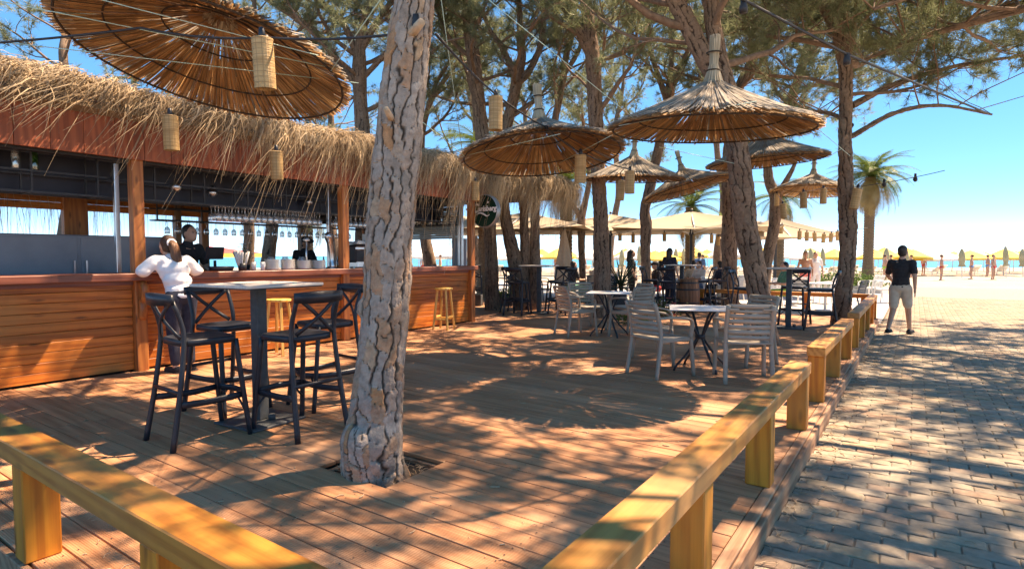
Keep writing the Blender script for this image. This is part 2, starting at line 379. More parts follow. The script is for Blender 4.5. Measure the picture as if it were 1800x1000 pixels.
def fix_paver():
    m = M['paver_stone']; N = m.node_tree.nodes; L = m.node_tree.links; B = N['Principled BSDF']
    src = B.inputs['Base Color'].links[0].from_socket
    geo = N.new('ShaderNodeNewGeometry'); oi = N.new('ShaderNodeObjectInfo')
    r = math_node(N, L, 'FRACT', math_node(N, L, 'ADD', geo.outputs['Random Per Island'], oi.outputs['Random']))
    rp = N.new('ShaderNodeValToRGB'); rp.color_ramp.interpolation = 'CONSTANT'; e = rp.color_ramp.elements
    e[0].position = 0; e[0].color = (1, 1, 1, 1); e[1].position = .35; e[1].color = (.86, .86, .86, 1)
    for p, c in ((.55, (1.12, 1.10, 1.04, 1)), (.72, (1.12, .92, .84, 1)), (.88, (1.2, 1.1, .95, 1))):
        q = e.new(p); q.color = c
    L.new(r, rp.inputs[0]); a = mix(N, L, 1.0, src, rp.outputs[0], 'MULTIPLY')
    n3 = N.new('ShaderNodeTexNoise'); n3.inputs['Scale'].default_value = 1.6; n3.inputs['Detail'].default_value = 5; L.new(geo.outputs['Position'], n3.inputs[0])
    wr = N.new('ShaderNodeMapRange'); wr.inputs[1].default_value = .45; wr.inputs[2].default_value = .75; wr.inputs[4].default_value = .5; L.new(n3.outputs[0], wr.inputs[0])
    L.new(mix(N, L, wr.outputs[0], a, (.34, .30, .25)), B.inputs['Base Color'])
fix_paver()
pm('joint_sand', (.26, .225, .18), (.36, .31, .25), .95, 30, bump=.4, bscale=90)
pm('planter_grey', (.05, .055, .06), (.075, .08, .085), .6, 8)
pm('planter_white', (.5, .48, .44), (.6, .58, .54), .7, 8)
pm('palm_trunk', (.13, .08, .045), (.28, .19, .11), .9, 3, stretch=(6, 6, 14), bump=.9, bscale=3)
pm('pole_dark', (.02, .025, .03), (.035, .04, .045), .5, 10)
pm('pole_white', (.6, .6, .58), (.7, .7, .68), .5, 10)
pm('bamboo', (.40, .235, .095), (.56, .36, .17), .6, 1, stretch=(3, 3, 40), c3=(.47, .30, .13), coord='obj', rnd=.14, bump=.5, bscale=4)
def weave():
    m = M['bamboo']; N = m.node_tree.nodes; L = m.node_tree.links; B = N['Principled BSDF']; src = B.inputs['Base Color'].links[0].from_socket
    tc = N.new('ShaderNodeTexCoord'); sp = N.new('ShaderNodeSeparateXYZ'); L.new(tc.outputs['Object'], sp.inputs[0])
    ang = math_node(N, L, 'ARCTAN2', sp.outputs[0], sp.outputs[1])
    a = math_node(N, L, 'GREATER_THAN', math_node(N, L, 'COSINE', math_node(N, L, 'MULTIPLY', ang, 11.)), .955)
    b = math_node(N, L, 'GREATER_THAN', math_node(N, L, 'COSINE', math_node(N, L, 'MULTIPLY', sp.outputs[2], 2 * math.pi / .036)), .94)
    L.new(mix(N, L, math_node(N, L, 'MULTIPLY', math_node(N, L, 'MAXIMUM', a, b), .6), src, (.22, .12, .045)), B.inputs['Base Color'])
weave()
pm('sign_rim', (.30, .32, .33), (.4, .42, .43), .35, 10, metal=.6)
pm('sign_green', (.004, .030, .018), (.006, .042, .024), .22, 5)
pm('sign_white', (.78, .80, .78), (.84, .86, .84), .5, 10)
pm('paper', (.62, .60, .57), (.7, .68, .65), .8, 10)
pm('ink', (.10, .09, .085), (.14, .13, .12), .8, 10)
pm('flower_red', (.62, .02, .015), (.75, .06, .03), .6, 9)
pm('flower_yellow', (.75, .5, .05), (.8, .6, .1), .6, 9)
pm('flower_white', (.75, .75, .7), (.8, .8, .76), .6, 9)
pm('umbrella_yellow', (.74, .50, .07), (.80, .58, .14), .8, 1)
pm('umbrella_white', (.78, .76, .68), (.84, .82, .76), .8, 1)
pm('umbrella_olive', (.34, .31, .17), (.44, .40, .25), .85, 3)
pm('umbrella_red', (.60, .06, .05), (.66, .1, .07), .8, 1)
pm('stub_wood', (.42, .28, .17), (.55, .40, .27), .85, 20, bump=.4, bscale=60)
pm('stump_cut', (.26, .21, .14), (.42, .34, .24), .9, 9, detail=9, bump=.7, bscale=30, c3=(.33, .30, .17))
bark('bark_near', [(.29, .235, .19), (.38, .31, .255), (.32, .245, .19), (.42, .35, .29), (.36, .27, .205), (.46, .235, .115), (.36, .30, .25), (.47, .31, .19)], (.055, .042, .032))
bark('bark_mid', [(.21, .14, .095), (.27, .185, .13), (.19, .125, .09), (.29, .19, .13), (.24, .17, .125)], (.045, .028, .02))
pm('limb_bark', (.17, .105, .07), (.27, .175, .12), .9, 14, bump=.9, bscale=40, detail=8)
leafy('pine_needle', (.12, .15, .075), (.31, .345, .20), .5, 1.0)
leafy('palm_leaf', (.07, .12, .025), (.17, .23, .05), .35, 2)
leafy('palm_dry', (.30, .22, .09), (.42, .33, .16), .3, 2)
leafy('bush_leaf', (.05, .10, .02), (.12, .20, .045), .35, 5)
leafy('yucca_leaf', (.035, .07, .045), (.07, .12, .06), .15, 5)
def cloth_translucent(name, c, t=.45):
    m, N, L, B = newmat(name); N.remove(B)
    d = N.new('ShaderNodeBsdfDiffuse'); tr = N.new('ShaderNodeBsdfTranslucent'); x = N.new('ShaderNodeMixShader'); x.inputs[0].default_value = t
    geo = N.new('ShaderNodeNewGeometry'); nz = N.new('ShaderNodeTexNoise'); nz.inputs['Scale'].default_value = 2; nz.inputs['Detail'].default_value = 5; L.new(geo.outputs['Position'], nz.inputs[0])
    col = mix(N, L, nz.outputs[0], c, tuple(v * .86 for v in c))
    L.new(col, d.inputs[0]); L.new(col, tr.inputs[0]); L.new(d.outputs[0], x.inputs[1]); L.new(tr.outputs[0], x.inputs[2]); L.new(x.outputs[0], N['Material Output'].inputs[0])
cloth_translucent('parasol_cloth', (.60, .50, .38), .3)
def glassy(name, tint=(1, 1, 1), a=.25):
    m, N, L, B = newmat(name); N.remove(B)
    g = N.new('ShaderNodeBsdfGlossy'); g.inputs['Roughness'].default_value = .04
    t = N.new('ShaderNodeBsdfTransparent'); t.inputs[0].default_value = (*tint, 1)
    lw = N.new('ShaderNodeLayerWeight'); lw.inputs[0].default_value = .35
    mr = N.new('ShaderNodeMapRange'); mr.inputs[3].default_value = a * .5; mr.inputs[4].default_value = .9; L.new(lw.outputs['Facing'], mr.inputs[0])
    x = N.new('ShaderNodeMixShader'); L.new(mr.outputs[0], x.inputs[0]); L.new(t.outputs[0], x.inputs[1]); L.new(g.outputs[0], x.inputs[2])
    d = N.new('ShaderNodeBsdfDiffuse'); d.inputs[0].default_value = (.85, .87, .87, 1) if tint[0] > .8 else (*tint, 1)
    y = N.new('ShaderNodeMixShader'); y.inputs[0].default_value = .14; L.new(x.outputs[0], y.inputs[1]); L.new(d.outputs[0], y.inputs[2]); L.new(y.outputs[0], N['Material Output'].inputs[0])
glassy('glass', (.9, .92, .92), .75)
glassy('bottle_green', (.12, .3, .1), .3); glassy('bottle_amber', (.4, .2, .05), .3)
def water():
    m, N, L, B = newmat('sea_water'); B.inputs['Base Color'].default_value = (.012, .20, .30, 1); B.inputs['Roughness'].default_value = .22
    geo = N.new('ShaderNodeNewGeometry'); nz = N.new('ShaderNodeTexNoise'); nz.inputs['Scale'].default_value = .35; nz.inputs['Detail'].default_value = 8; L.new(geo.outputs['Position'], nz.inputs[0])
    bp = N.new('ShaderNodeBump'); bp.inputs['Strength'].default_value = .6; bp.inputs['Distance'].default_value = .5; L.new(nz.outputs[0], bp.inputs['Height']); L.new(bp.outputs[0], B.inputs['Normal'])
    n2 = N.new('ShaderNodeTexNoise'); n2.inputs['Scale'].default_value = .01; L.new(geo.outputs['Position'], n2.inputs[0])
    L.new(mix(N, L, n2.outputs[0], (.01, .15, .25), (.02, .30, .38)), B.inputs['Base Color'])
water()

# ------------------------------------------------------------ ground, beach, sea
CA, SA = math.cos(math.radians(34.7)), math.sin(math.radians(34.7))
def beach(r, f, z=0.):                     # shore frame: r along the waterline, f towards the sea
    return (r * CA - f * SA, r * SA + f * CA, z)
GZ = -0.125                                # top of the paving / ground
def sheet(name, pts, z, mat, kind='structure'):
    o = MB().add([(x, y, z) for x, y in pts], [tuple(range(len(pts)))]).build(name, mat); return tag(o, kind=kind)
sheet('beach_sand', [beach(-2500, -60)[:2], beach(2500, -60)[:2], beach(2500, 3000)[:2], beach(-2500, 3000)[:2]], -.26, 'sand')
sheet('sea', [beach(-5000, 84)[:2], beach(-300, 76)[:2], beach(60, 80)[:2], beach(400, 74)[:2], beach(5000, 80)[:2], beach(5000, 8000)[:2], beach(-5000, 8000)[:2]], -.25, 'sea_water')
sheet('sea_terrace', [(-22, 15.1), (-0.6, 15.1), (-0.6, 27), (-22, 27)], GZ + .002, 'terrace')
sheet('inland_ground', [(-40, -12), (-0.6, -12), (-0.6, 15.09), (-40, 15.09)], GZ - .05, 'soil')

# ------------------------------------------------------------ paved walkway of wavy interlocking blocks
pav = sheet('walkway', [(-.6, -6), (4.2, -6), (4.2, 34), (-.6, 34)], GZ - .012, 'joint_sand')
PL, PW = .2265, .1135
def paver_outline(g=.004, ch=0.):
    pts = []; hx, hy = PL / 2 - g - ch, PW / 2 - g - ch
    wave = lambda x: .0095 * math.sin(2 * math.pi * x / PL + .6)
    xs = [-hx, -hx * .62, -hx * .2, hx * .2, hx * .62, hx]
    for x in xs: pts.append((x, -hy + wave(x)))
    for x in reversed(xs): pts.append((x, hy + wave(x)))
    return pts
def paver_mesh():
    a = paver_outline(); b = paver_outline(ch=.005); n = len(a)
    vs = [(x, y, -.03) for x, y in a] + [(x, y, -.004) for x, y in a] + [(x, y, 0) for x, y in b]
    fs = [(i, (i + 1) % n, n + (i + 1) % n, n + i) for i in range(n)] + [(n + i, n + (i + 1) % n, 2 * n + (i + 1) % n, 2 * n + i) for i in range(n)] + [tuple(range(2 * n, 3 * n))]
    return vs, fs
pv, pf = paver_mesh()
pme = bpy.data.meshes.new('paver'); pme.from_pydata(pv, [], pf); pme.update(); pme.materials.append(M['paver_stone'])
cells = []
for j in range(int((26 + 2) / PW)):
    y = -2 + j * PW
    for i in range(21):
        x = -.56 + i * PL + (.5 * PL if j % 2 else 0)
        if x > 4.0: continue
        # depth in front of the camera decides which blocks show largest
        f = -x * SA + y * CA; r = x * CA + y * SA
        vis = f > .8 and 1.485 / f < .62 and abs(r / f) < .92
        cells.append((0 if vis else 1, f, x, y, j))
cells.sort()
rng = np.random.default_rng(3)
pvn = np.array(pv); quads = np.array([f for f in pf if len(f) == 4]); topf = np.array([f for f in pf if len(f) > 4])
rest = []
k = 0
for c in cells:
    dz = GZ + rng.normal() * .0016; tilt = rng.normal(size=2) * .006; a = rng.normal() * .006
    flip = math.pi if rng.random() < 0 else 0
    if k < 300 and c[0] == 0:
        o = bpy.data.objects.new('paver', pme); COL.objects.link(o); o.parent = pav
        o.location = (c[2] + rng.normal() * .0012, c[3] + rng.normal() * .0012, dz); o.rotation_euler = (tilt[0], tilt[1], a); k += 1
    else: rest.append((c[2], c[3], dz, tilt[0], tilt[1]))
rest = np.array(rest); nP = len(rest); nv = len(pvn)
RV = pvn[None] + rest[:, None, :3]
RV[:, :, 2] += pvn[None, :, 1] * rest[:, None, 3] - pvn[None, :, 0] * rest[:, None, 4]
mb_f = []
tf = [(0, 1, 10, 11), (1, 2, 9, 10), (2, 3, 8, 9), (3, 4, 7, 8), (4, 5, 6, 7)]
allq = np.vstack([quads, np.array(tf) + 24])
RF = (allq[None] + (np.arange(nP) * nv)[:, None, None]).reshape(-1, 4)
tag(link('far_pavers', np_mesh('far_pavers', RV.reshape(-1, 3), RF), 'paver_stone', pav), 'more of the same wavy grey and pinkish blocks farther along the walkway', kind='stuff')
sheet('roadside_strip', [(4.2, -6), (9, -6), (9, 34), (4.2, 34)], GZ - .004, 'terrace')
kb = MB()
for j in range(40): kb.box((4.27, -5.5 + j, GZ + .03), (.12, .992, .14), ch=.01)
tag(kb.build('kerb', 'paver_stone'), kind='structure')

# ------------------------------------------------------------ timber deck
deck = MB().box((-4.2, 7.95, -.085), (7.1, 14.2, .06)).add([(-13.2, 9.6, -.06), (-7.75, 9.6, -.06), (-7.75, 15.0, -.06), (-13.2, 15.0, -.06)], [(0, 1, 2, 3)]).build('deck', 'under_deck')
tag(deck, kind='structure')
HX0, HX1, HY0, HY1 = -3.14, -2.53, 2.35, 2.86       # cut-out round the near pine
BP = .135; rng = np.random.default_rng(11)
def board(x0, x1, y0, y1):
    if x1 - x0 < .03 or y1 - y0 < .01: return
    m = MB().box((0, 0, 0), (x1 - x0, y1 - y0, .026), ch=.0028)
    o = m.build('board', 'deck_wood', deck); o.location = ((x0 + x1) / 2, (y0 + y1) / 2, -.0132 + rng.normal() * .0009)
    o.rotation_euler = (rng.normal() * .003, rng.normal() * .0004, 0)
nrow = int((15.0 - .86) / BP)
for j in range(nrow):
    y0 = .86 + j * BP + .0025; y1 = y0 + BP - .0062
    xe = -7.56 if y1 < 9.6 else -13.1
    if y1 < 1.25: cuts = [-.70, -4.9, -7.56]
    else:
        first = (-3.9 if j % 2 else -5.6) + rng.normal() * .05
        if y1 > 9.6: cuts = [-.70, first + .6, xe]
        else: cuts = [-.70, first, xe]
    for a, b in zip(cuts[:-1], cuts[1:]):
        x1, x0 = a - .0015, b + .0015
        if y1 > HY0 and y0 < HY1 and x0 < HX1 and x1 > HX0:
            # board meets the cut-out: notch or stop it there
            board(HX1, x1, y0, y1) if x1 > HX1 else None
            board(x0, HX0, y0, y1) if x0 < HX0 else None
            if y0 < HY0 - .015: board(max(x0, HX0) + .001, min(x1, HX1) - .001, y0, HY0 - .001)
            if y1 > HY1 + .015: board(max(x0, HX0) + .001, min(x1, HX1) - .001, HY1 + .001, y1)
        else: board(x0, x1, y0, y1)
MB().box((-.665, 7.9, -.0125), (.062, 14.2, .033), ch=.004).build('edge_board', 'trim_wood', deck)
for y in (2.4, 6.9, 11.6): MB().box((-.618, y + .55, -.075), (.03, 4.62 if y > 3 else 4.4, .13), ch=.004).build('skirting_board', 'trim_wood', deck)
MB().box((-4.0, .835, -.065), (6.9, .03, .125), ch=.004).build('skirting_board', 'trim_wood', deck)
# joists and earth in the cut-out
MB().box(((HX0 + HX1) / 2, HY1 - .0, -.055), (.64, .05, .05), ch=.004).build('joist', 'trim_wood', deck)
MB().box((HX0 + .04, (HY0 + HY1) / 2, -.058), (.05, .46, .05), ch=.004).build('joist', 'trim_wood', deck)
sm = []
for i in range(260):
    x = HX0 + rng.random() * (HX1 - HX0); y = HY0 + rng.random() * (HY1 - HY0); a = rng.random() * 6.28; l = .03 + .05 * rng.random()
    sm.append([(x, y, -.052 + .01 * rng.random()), (x + l * math.cos(a), y + l * math.sin(a), -.05 + .02 * rng.random())])
P = np.array(sm); P = np.stack([P[:, 0], P.mean(1) + [0, 0, .008], P[:, 1]], 1)
v_, f_ = sweep(P, np.full(P.shape[:2], .0018), 3)
tag(link('needle_litter', np_mesh('needle_litter', v_, f_), 'stub_wood'), 'dry pine needles lying in the cut-out round the trunk', 'needles', kind='stuff')
P = []
for i in range(1100):
    u = rng.random(); x = -.58 + (4.2 * u if i % 2 else .25 * u ** 2); y = 1.2 + 11 * rng.random() ** 1.5; a = rng.random() * 6.28; l = .02 + .06 * rng.random()
    P.append([(x, y, GZ + .004), (x + l * .5 * math.cos(a), y + l * .5 * math.sin(a), GZ + .009), (x + l * math.cos(a + .3), y + l * math.sin(a + .3), GZ + .004)])
P = np.array(P); v_, f_ = sweep(P, np.full(P.shape[:2], 1.) * (.0014 + .0035 * rng.random((len(P), 1)) ** 4), 3)
tag(link('walkway_litter', np_mesh('walkway_litter', v_, f_), 'stub_wood'), 'dry pine needles and twigs lying on the paved walkway', 'litter', kind='stuff')
# scattered fallen needles, bark crumbs and leaves on the boards
P = []
for i in range(900):
    x = -.8 - 6.6 * rng.random(); y = 1.0 + 9 * rng.random() ** 1.3; a = rng.random() * 6.28; l = .012 + .045 * rng.random() ** 2
    P.append([(x, y, .003), (x + l * .5 * math.cos(a), y + l * .5 * math.sin(a), .006), (x + l * math.cos(a + .4), y + l * math.sin(a + .4), .003)])
P = np.array(P); v_, f_ = sweep(P, np.full(P.shape[:2], 1.) * (.0016 + .003 * rng.random((len(P), 1)) ** 3), 4)
tag(link('deck_litter', np_mesh('deck_litter', v_, f_), 'stub_wood'), 'tiny dry needles and bark crumbs scattered over the boards', 'litter', kind='stuff')
sv_, sf_ = [], []
ring6 = np.array([[math.cos(a) * .0045, math.sin(a) * .0045, .0] for a in np.arange(8) * math.pi / 4])
cs = []
for j in range(70):
    yb = .86 + j * BP
    for x in np.arange(-.95, -7.5, -.55):
        for dy in (.03, .105):
            X, Y = x + rng.normal() * .006, yb + dy + rng.normal() * .004
            if HX0 - .02 < X < HX1 + .02 and HY0 - .02 < Y < HY1 + .02: continue
            cs.append((X, Y, .0032))
cs = np.array(cs); VV = (cs[:, None] + ring6[None]).reshape(-1, 3); FF = np.arange(len(VV)).reshape(-1, 8)
tag(link('deck_screws', np_mesh('deck_screws', VV, FF), 'black_metal', deck), kind='stuff')
# ------------------------------------------------------------ low timber railings
def railing(name, label, p0, p1, posts, ztop=.52, along='Y', group=None):
    t = thing(name, label, 'railing', (*p0, 0))
    a = Vector((*p0, 0)); b = Vector((*p1, 0)); d = (b - a).normalized()
    L = (b - a).length
    MB().beam((0, 0, ztop - .045), (b - a) + V(0, 0, ztop - .045), .155, .088, ch=.005).build('rail', 'rail_wood' if along == 'Y' else 'rail_wood_x', t)
    for s in posts:
        pm_ = MB().box((0, 0, (ztop - .09) / 2), (.14, .125, ztop - .091) if along == 'Y' else (.125, .14, ztop - .091), ch=.006)
        o = pm_.build('post', 'post_wood', t); o.location = d * s
    return t
XR = -.735
railing('wooden_railing', 'orange wooden railing nearest the camera, running up beside the paved walkway', (XR, .95), (XR, 5.12), [.35, 1.42, 2.72, 4.08])
railing('wooden_railing', 'orange wooden railing beside the walkway, second section from the camera', (XR, 6.0), (XR, 8.98), [.08, 1.45, 2.84])
railing('wooden_railing', 'orange wooden railing beside the walkway, farthest section by the pine', (XR, 9.95), (XR, 14.9), [.08, 1.35, 2.6, 3.85, 4.8])
railing('wooden_railing', 'orange wooden rail on posts crossing the front edge of the deck', (-7.2, .905), (-.9, .905), [.3, 1.5, 2.7, 3.95, 5.2, 6.15], along='X')
railing('wooden_railing', 'orange wooden rail along the far edge of the deck before the beach', (-4.55, 15.0), (-.82, 15.0), [.07, 1.3, 2.5, 3.64], along='X')

# ------------------------------------------------------------ beach bar
BX = -7.6; BYS = (.1, 3.15, 6.17, 9.43); BBX = -10.8
bar = thing('beach_bar', 'open timber bar hut with thatched eaves, plank front and dark counter', 'bar', (BX, 6, 0))
def bpart(mb, name, mat, smooth=False):
    o = mb.build(name, mat, bar, smooth); o.matrix_parent_inverse = Matrix.Translation((-BX, -6, 0)); return o
zz = [.02 + .105 * i for i in range(10)]
for a, b in zip(BYS[:-1], BYS[1:]):
    for z in zz:
        bpart(MB().box((BX + .01 - random.random() * .003, (a + b) / 2, z + .052), (.024, b - a - .13, .1015), ch=.004), 'plank', 'bar_plank')
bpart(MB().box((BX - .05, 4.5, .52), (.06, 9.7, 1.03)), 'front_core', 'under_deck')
bpart(MB().box((BX - .06, 4.535, 1.115), (.52, 9.88, .085), ch=.008), 'counter_top', 'counter_wood')
bpart(MB().box((BX + .035, 4.535, 1.045), (.035, 9.6, .05), ch=.004), 'counter_moulding', 'counter_wood')
for y in BYS:
    bpart(MB().box((BX + .04, y, 1.29), (.125, .125, 2.58), ch=.006), 'post', 'bar_post')
for y in BYS[1:]:
    bpart(MB().box((BX - .16, y - .13, 1.80), (.06, .05, 1.28), ch=.004), 'shutter_guide', 'steel')
bpart(MB().box((BX - .5, 9.50, .53), (.1, .10, 1.05), ch=.005), 'end_post', 'bar_post')
bpart(MB().box((BX - .28, 9.43, .53), (.42, .03, 1.04)), 'end_panel', 'bar_plank')
# scroll bracket on the left post
sb = [(BX + .11, 3.15, 1.05), (BX + .2, 3.15, 1.0), (BX + .19, 3.15, .9), (BX + .12, 3.15, .82), (BX + .14, 3.15, .74), (BX + .105, 3.15, .62)]
bpart(MB().tube(catmull(sb, 14).tolist(), .035, 8, flat=(1, 1.2)), 'bracket', 'bar_post', True)
# fascia: upright boards
y = 0.2; random.seed(5)
while y < 9.7:
    w = .30
    bpart(MB().box((BX + .16 - random.random() * .004, y + w / 2, 2.78), (.028, w - .004, .62), ch=.003), 'fascia_board', 'fascia_wood'); y += w
bpart(MB().box((BX - 1.5, 4.9, 3.02), (3.5, 9.9, .05)), 'roof_deck', 'navy_paint')
for i in range(18): bpart(MB().box((BX - .05 - i * .185, 4.9, 2.555), (.18, 9.7, .02), ch=.003), 'ceiling_board', 'navy_paint')
bpart(MB().box((BX - .75, 4.9, 2.31), (.05, 9.1, .44), ch=.005), 'header_panel', 'navy_paint')
bpart(MB().box((BX - .02, 4.9, 2.5), (.10, 9.8, .10), ch=.005), 'front_beam', 'black_paint')
# back wall with openings
for y, w, m_ in ((.2, .14, 'bar_post'), (2.05, .14, 'bar_post'), (3.62, .32, 'bar_post'), (5.15, .10, 'bar_post_dark'), (5.62, .13, 'bar_post'), (7.7, .12, 'bar_post_dark'), (9.4, .14, 'bar_post')):
    bpart(MB().box((BBX, y, 1.27), (.13, w, 2.54), ch=.006), 'back_post', m_)
bpart(MB().box((BBX, 4.8, .5), (.06, 9.2, 1.0)), 'back_panel', 'bar_plank')
for i in range(4):
    bpart(MB().box((BBX - .01 - .003 * (i % 2), 2.9, 2.12 + i * .112), (.03, 5.4, .108), ch=.003), 'back_header_board', 'bar_plank')
    bpart(MB().box((BBX - .01 - .003 * (i % 2), 7.5, 2.12 + i * .112), (.03, 3.78, .108), ch=.003), 'back_header_board', 'black_paint')
bpart(MB().box((BBX + .28, 4.8, 1.03), (.6, 9.2, .05), ch=.004), 'back_counter', 'counter_wood')
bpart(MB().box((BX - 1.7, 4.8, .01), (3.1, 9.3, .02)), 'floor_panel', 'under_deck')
# end wall: roller shutter half down, tall pale column beside it
sh = bpart(MB().box((BX - 1.45, 9.47, 2.47), (2.5, .1, .14), ch=.005), 'shutter', 'shutter_grey')
for i in range(14):
    o = MB().box((BX - 1.45, 9.455 + .012 * (i % 2), 1.745 + i * .048), (2.44, .02, .0455), ch=.008).build('slat', 'shutter_grey', sh)
bpart(MB().box((BX - .22, 9.45, 1.8), (.05, .06, 1.3), ch=.004), 'shutter_guide', 'steel')
bpart(MB().box((BX - .42, 9.62, 1.42), (.30, .12, .62), ch=.006), 'end_column', 'grey_panel')
bpart(MB().box((BX - 1.7, 9.47, .52), (2.9, .05, 1.03)), 'end_wall', 'bar_plank')
bpart(MB().box((BX - 1.5, 9.40, 1.10), (2.6, .4, .05), ch=.004), 'end_shelf', 'counter_wood')
# overhead rack of black steel
rk = MB()
for x in (BX - .28, BX - .62):
    for z in (2.055, 2.28): rk.beam((x, .2, z), (x, 9.2, z), .022, .022)
for y in np.arange(.4, 9.2, .62):
    for x in (BX - .28, BX - .62): rk.beam((x, y, 2.055), (x, y, 2.56), .018, .018)
    rk.beam((BX - .28, y, 2.055), (BX - .62, y, 2.055), .016, .016)
for x in (BX - .36, BX - .45, BX - .54): rk.beam((x, .2, 2.062), (x, 9.2, 2.062), .012, .01)
bpart(rk, 'hanging_rack', 'black_metal')
rk2 = MB()
for x in (BX - 2.25, BX - 2.5):
    for z in (1.93, 2.12): rk2.beam((x, 4.4, z), (x, 8.6, z), .022, .022)
for y in np.arange(4.4, 8.7, .7): rk2.beam((BX - 2.25, y, 1.93), (BX - 2.25, y, 2.5), .02, .02); rk2.beam((BX - 2.5, y, 1.93), (BX - 2.25, y, 1.93), .016, .016)
bpart(rk2, 'back_rack', 'black_metal')
# thatch: solid core plus thousands of drooping leaf strands
def core(y0, y1, xs, zs, xin):
    prof = list(zip(xs, zs)); n = len(prof); m = MB()
    for i in range(n):
        m.v += [(prof[i][0], y0, prof[i][1]), (prof[i][0], y1, prof[i][1])]
    m.f += [(2 * i, 2 * i + 1, 2 * ((i + 1) % n) + 1, 2 * ((i + 1) % n)) for i in range(n)]
    m.f += [tuple(2 * i for i in reversed(range(n))), tuple(2 * i + 1 for i in range(n))]
    return m
bpart(core(-.4, 13.7, [BX - 1.2, BX - .3, BX + .1, BX + .24, BX + .28, BX + .2, BX - .2, BX - 1.2], [3.20, 3.20, 3.14, 3.04, 2.95, 2.90, 2.98, 3.02], 0), 'thatch_core', 'thatch_core')
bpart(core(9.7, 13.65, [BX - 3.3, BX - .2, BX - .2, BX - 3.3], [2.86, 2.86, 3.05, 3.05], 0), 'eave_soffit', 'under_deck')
bpart(core(-.3, 9.7, [BBX - .5, BBX + .3, BBX + .3, BBX - .35], [3.0, 3.2, 3.04, 2.8], 0), 'rear_thatch_core', 'thatch_core')
def strands(N, seed, sgn, x0, y0, y1, ztop, reach, drop, lean, width, vary=False):
    r = np.random.default_rng(seed)
    y = y0 + (y1 - y0) * r.random(N); bw = .075; cl = np.floor(y / bw); jit = np.sin(cl * 91.7) * 7531.1; jit -= np.floor(jit); y = (cl + .5) * bw + (jit - .5) * .05 + r.normal(size=N) * .021; h = np.sin(cl * 12.9898) * 43758.5453; h -= np.floor(h)
    h2 = np.sin(cl * 78.233) * 12543.123; h2 -= np.floor(h2); h3 = np.sin(np.floor(y / .62) * 37.7) * 9543.1; h3 -= np.floor(h3)
    s = np.linspace(0, 1, 8)[None]
    rch = (reach * (.55 + .6 * r.random(N)) )[:, None]
    drp = (drop * (.55 + .8 * h) * (.28 + .55 * r.random(N) + .45 * h2 * r.random(N) + .5 * h3 * r.random(N) ** 2))[:, None]
    if vary: drp = drp * (np.clip(.55 + .75 * (y - 3.6) / 1.2, .55, 1.18) * (.8 + .35 * np.sin(y * 2.3) ** 2))[:, None]
    drf = (lean * (.3 + 1.2 * h2) + .16 * r.normal(size=N))[:, None]
    layer = r.random(N)[:, None]
    out = 1 - (1 - np.clip(s * 1.5, 0, 1)) ** 1.7
    X = x0 - sgn * .35 * r.random(N)[:, None] + sgn * rch * out - sgn * .10 * np.clip(s - .6, 0, 1) * r.random(N)[:, None]
    Z = ztop - .10 * layer + .03 * np.sin(y * 3.1)[:, None] + .05 * s * (1 - s) - drp * np.clip(s - .22, 0, 1) ** 1.55 * 1.45
    Y = y[:, None] + drf * s ** 1.5 + .03 * r.normal(size=N)[:, None] * np.sin(s * 5 + 6 * r.random(N)[:, None])
    P = np.stack([X, Y, Z], -1)
    P[:, 1:] += r.normal(size=(N, 7, 3)) * .006
    wd = width * (.5 + .8 * r.random(N))[:, None] * np.clip(1.15 - s, .12, 1)
    T = nrm(np.gradient(P, axis=1)); sd_ = nrm(np.cross(T, nrm(r.normal(size=(N, 1, 3)) * .5 + np.array([sgn * 1., -.3, .4]))))
    A = P + sd_ * wd[..., None]; B_ = P - sd_ * wd[..., None]
    VV = np.stack([A, B_], 2).reshape(N, 16, 3)
    q = np.array([(2 * i, 2 * i + 1, 2 * i + 3, 2 * i + 2) for i in range(7)])
    F = (q[None] + (np.arange(N) * 16)[:, None, None]).reshape(-1, 4)
    return VV.reshape(-1, 3), F
sets = [strands(5200, 8, 1, BX - .30, -.3, 13.75, 3.36, .66, .22, -.26, .0065), strands(11500, 1, 1, BX - .04, -.3, 13.75, 3.30, .50, .66, -.20, .0066, True),
        strands(4200, 2, 1, BX + .0, -.3, 13.75, 3.24, .46, .50, -.24, .006, True), strands(800, 3, 1, BX + .12, -.3, 13.7, 3.12, .42, 1.1, -.50, .0080, True)]
vv = np.vstack([a for a, b in sets]); offs = np.cumsum([0] + [len(a) for a, b in sets[:-1]]); ff = np.vstack([b + o for (a, b), o in zip(sets, offs)])
o = link('front_thatch', np_mesh('front_thatch', vv, ff), 'thatch', bar); o.matrix_parent_inverse = Matrix.Translation((-BX, -6, 0)); tag(o, 'bleached straw-coloured leaf strands drooping over the front eave', kind='stuff')
a, b = strands(1500, 4, -1, BBX - .2, -.2, 9.6, 3.05, .35, 1.35, -.05, .007)
a2, b2 = strands(900, 5, -1, BBX - .1, -.2, 9.6, 2.9, .25, 1.2, .1, .007)
o = link('rear_thatch', np_mesh('rear_thatch', np.vstack([a, a2]), np.vstack([b, b2 + len(a)])), 'thatch', bar); o.matrix_parent_inverse = Matrix.Translation((-BX, -6, 0)); tag(o, kind='stuff')

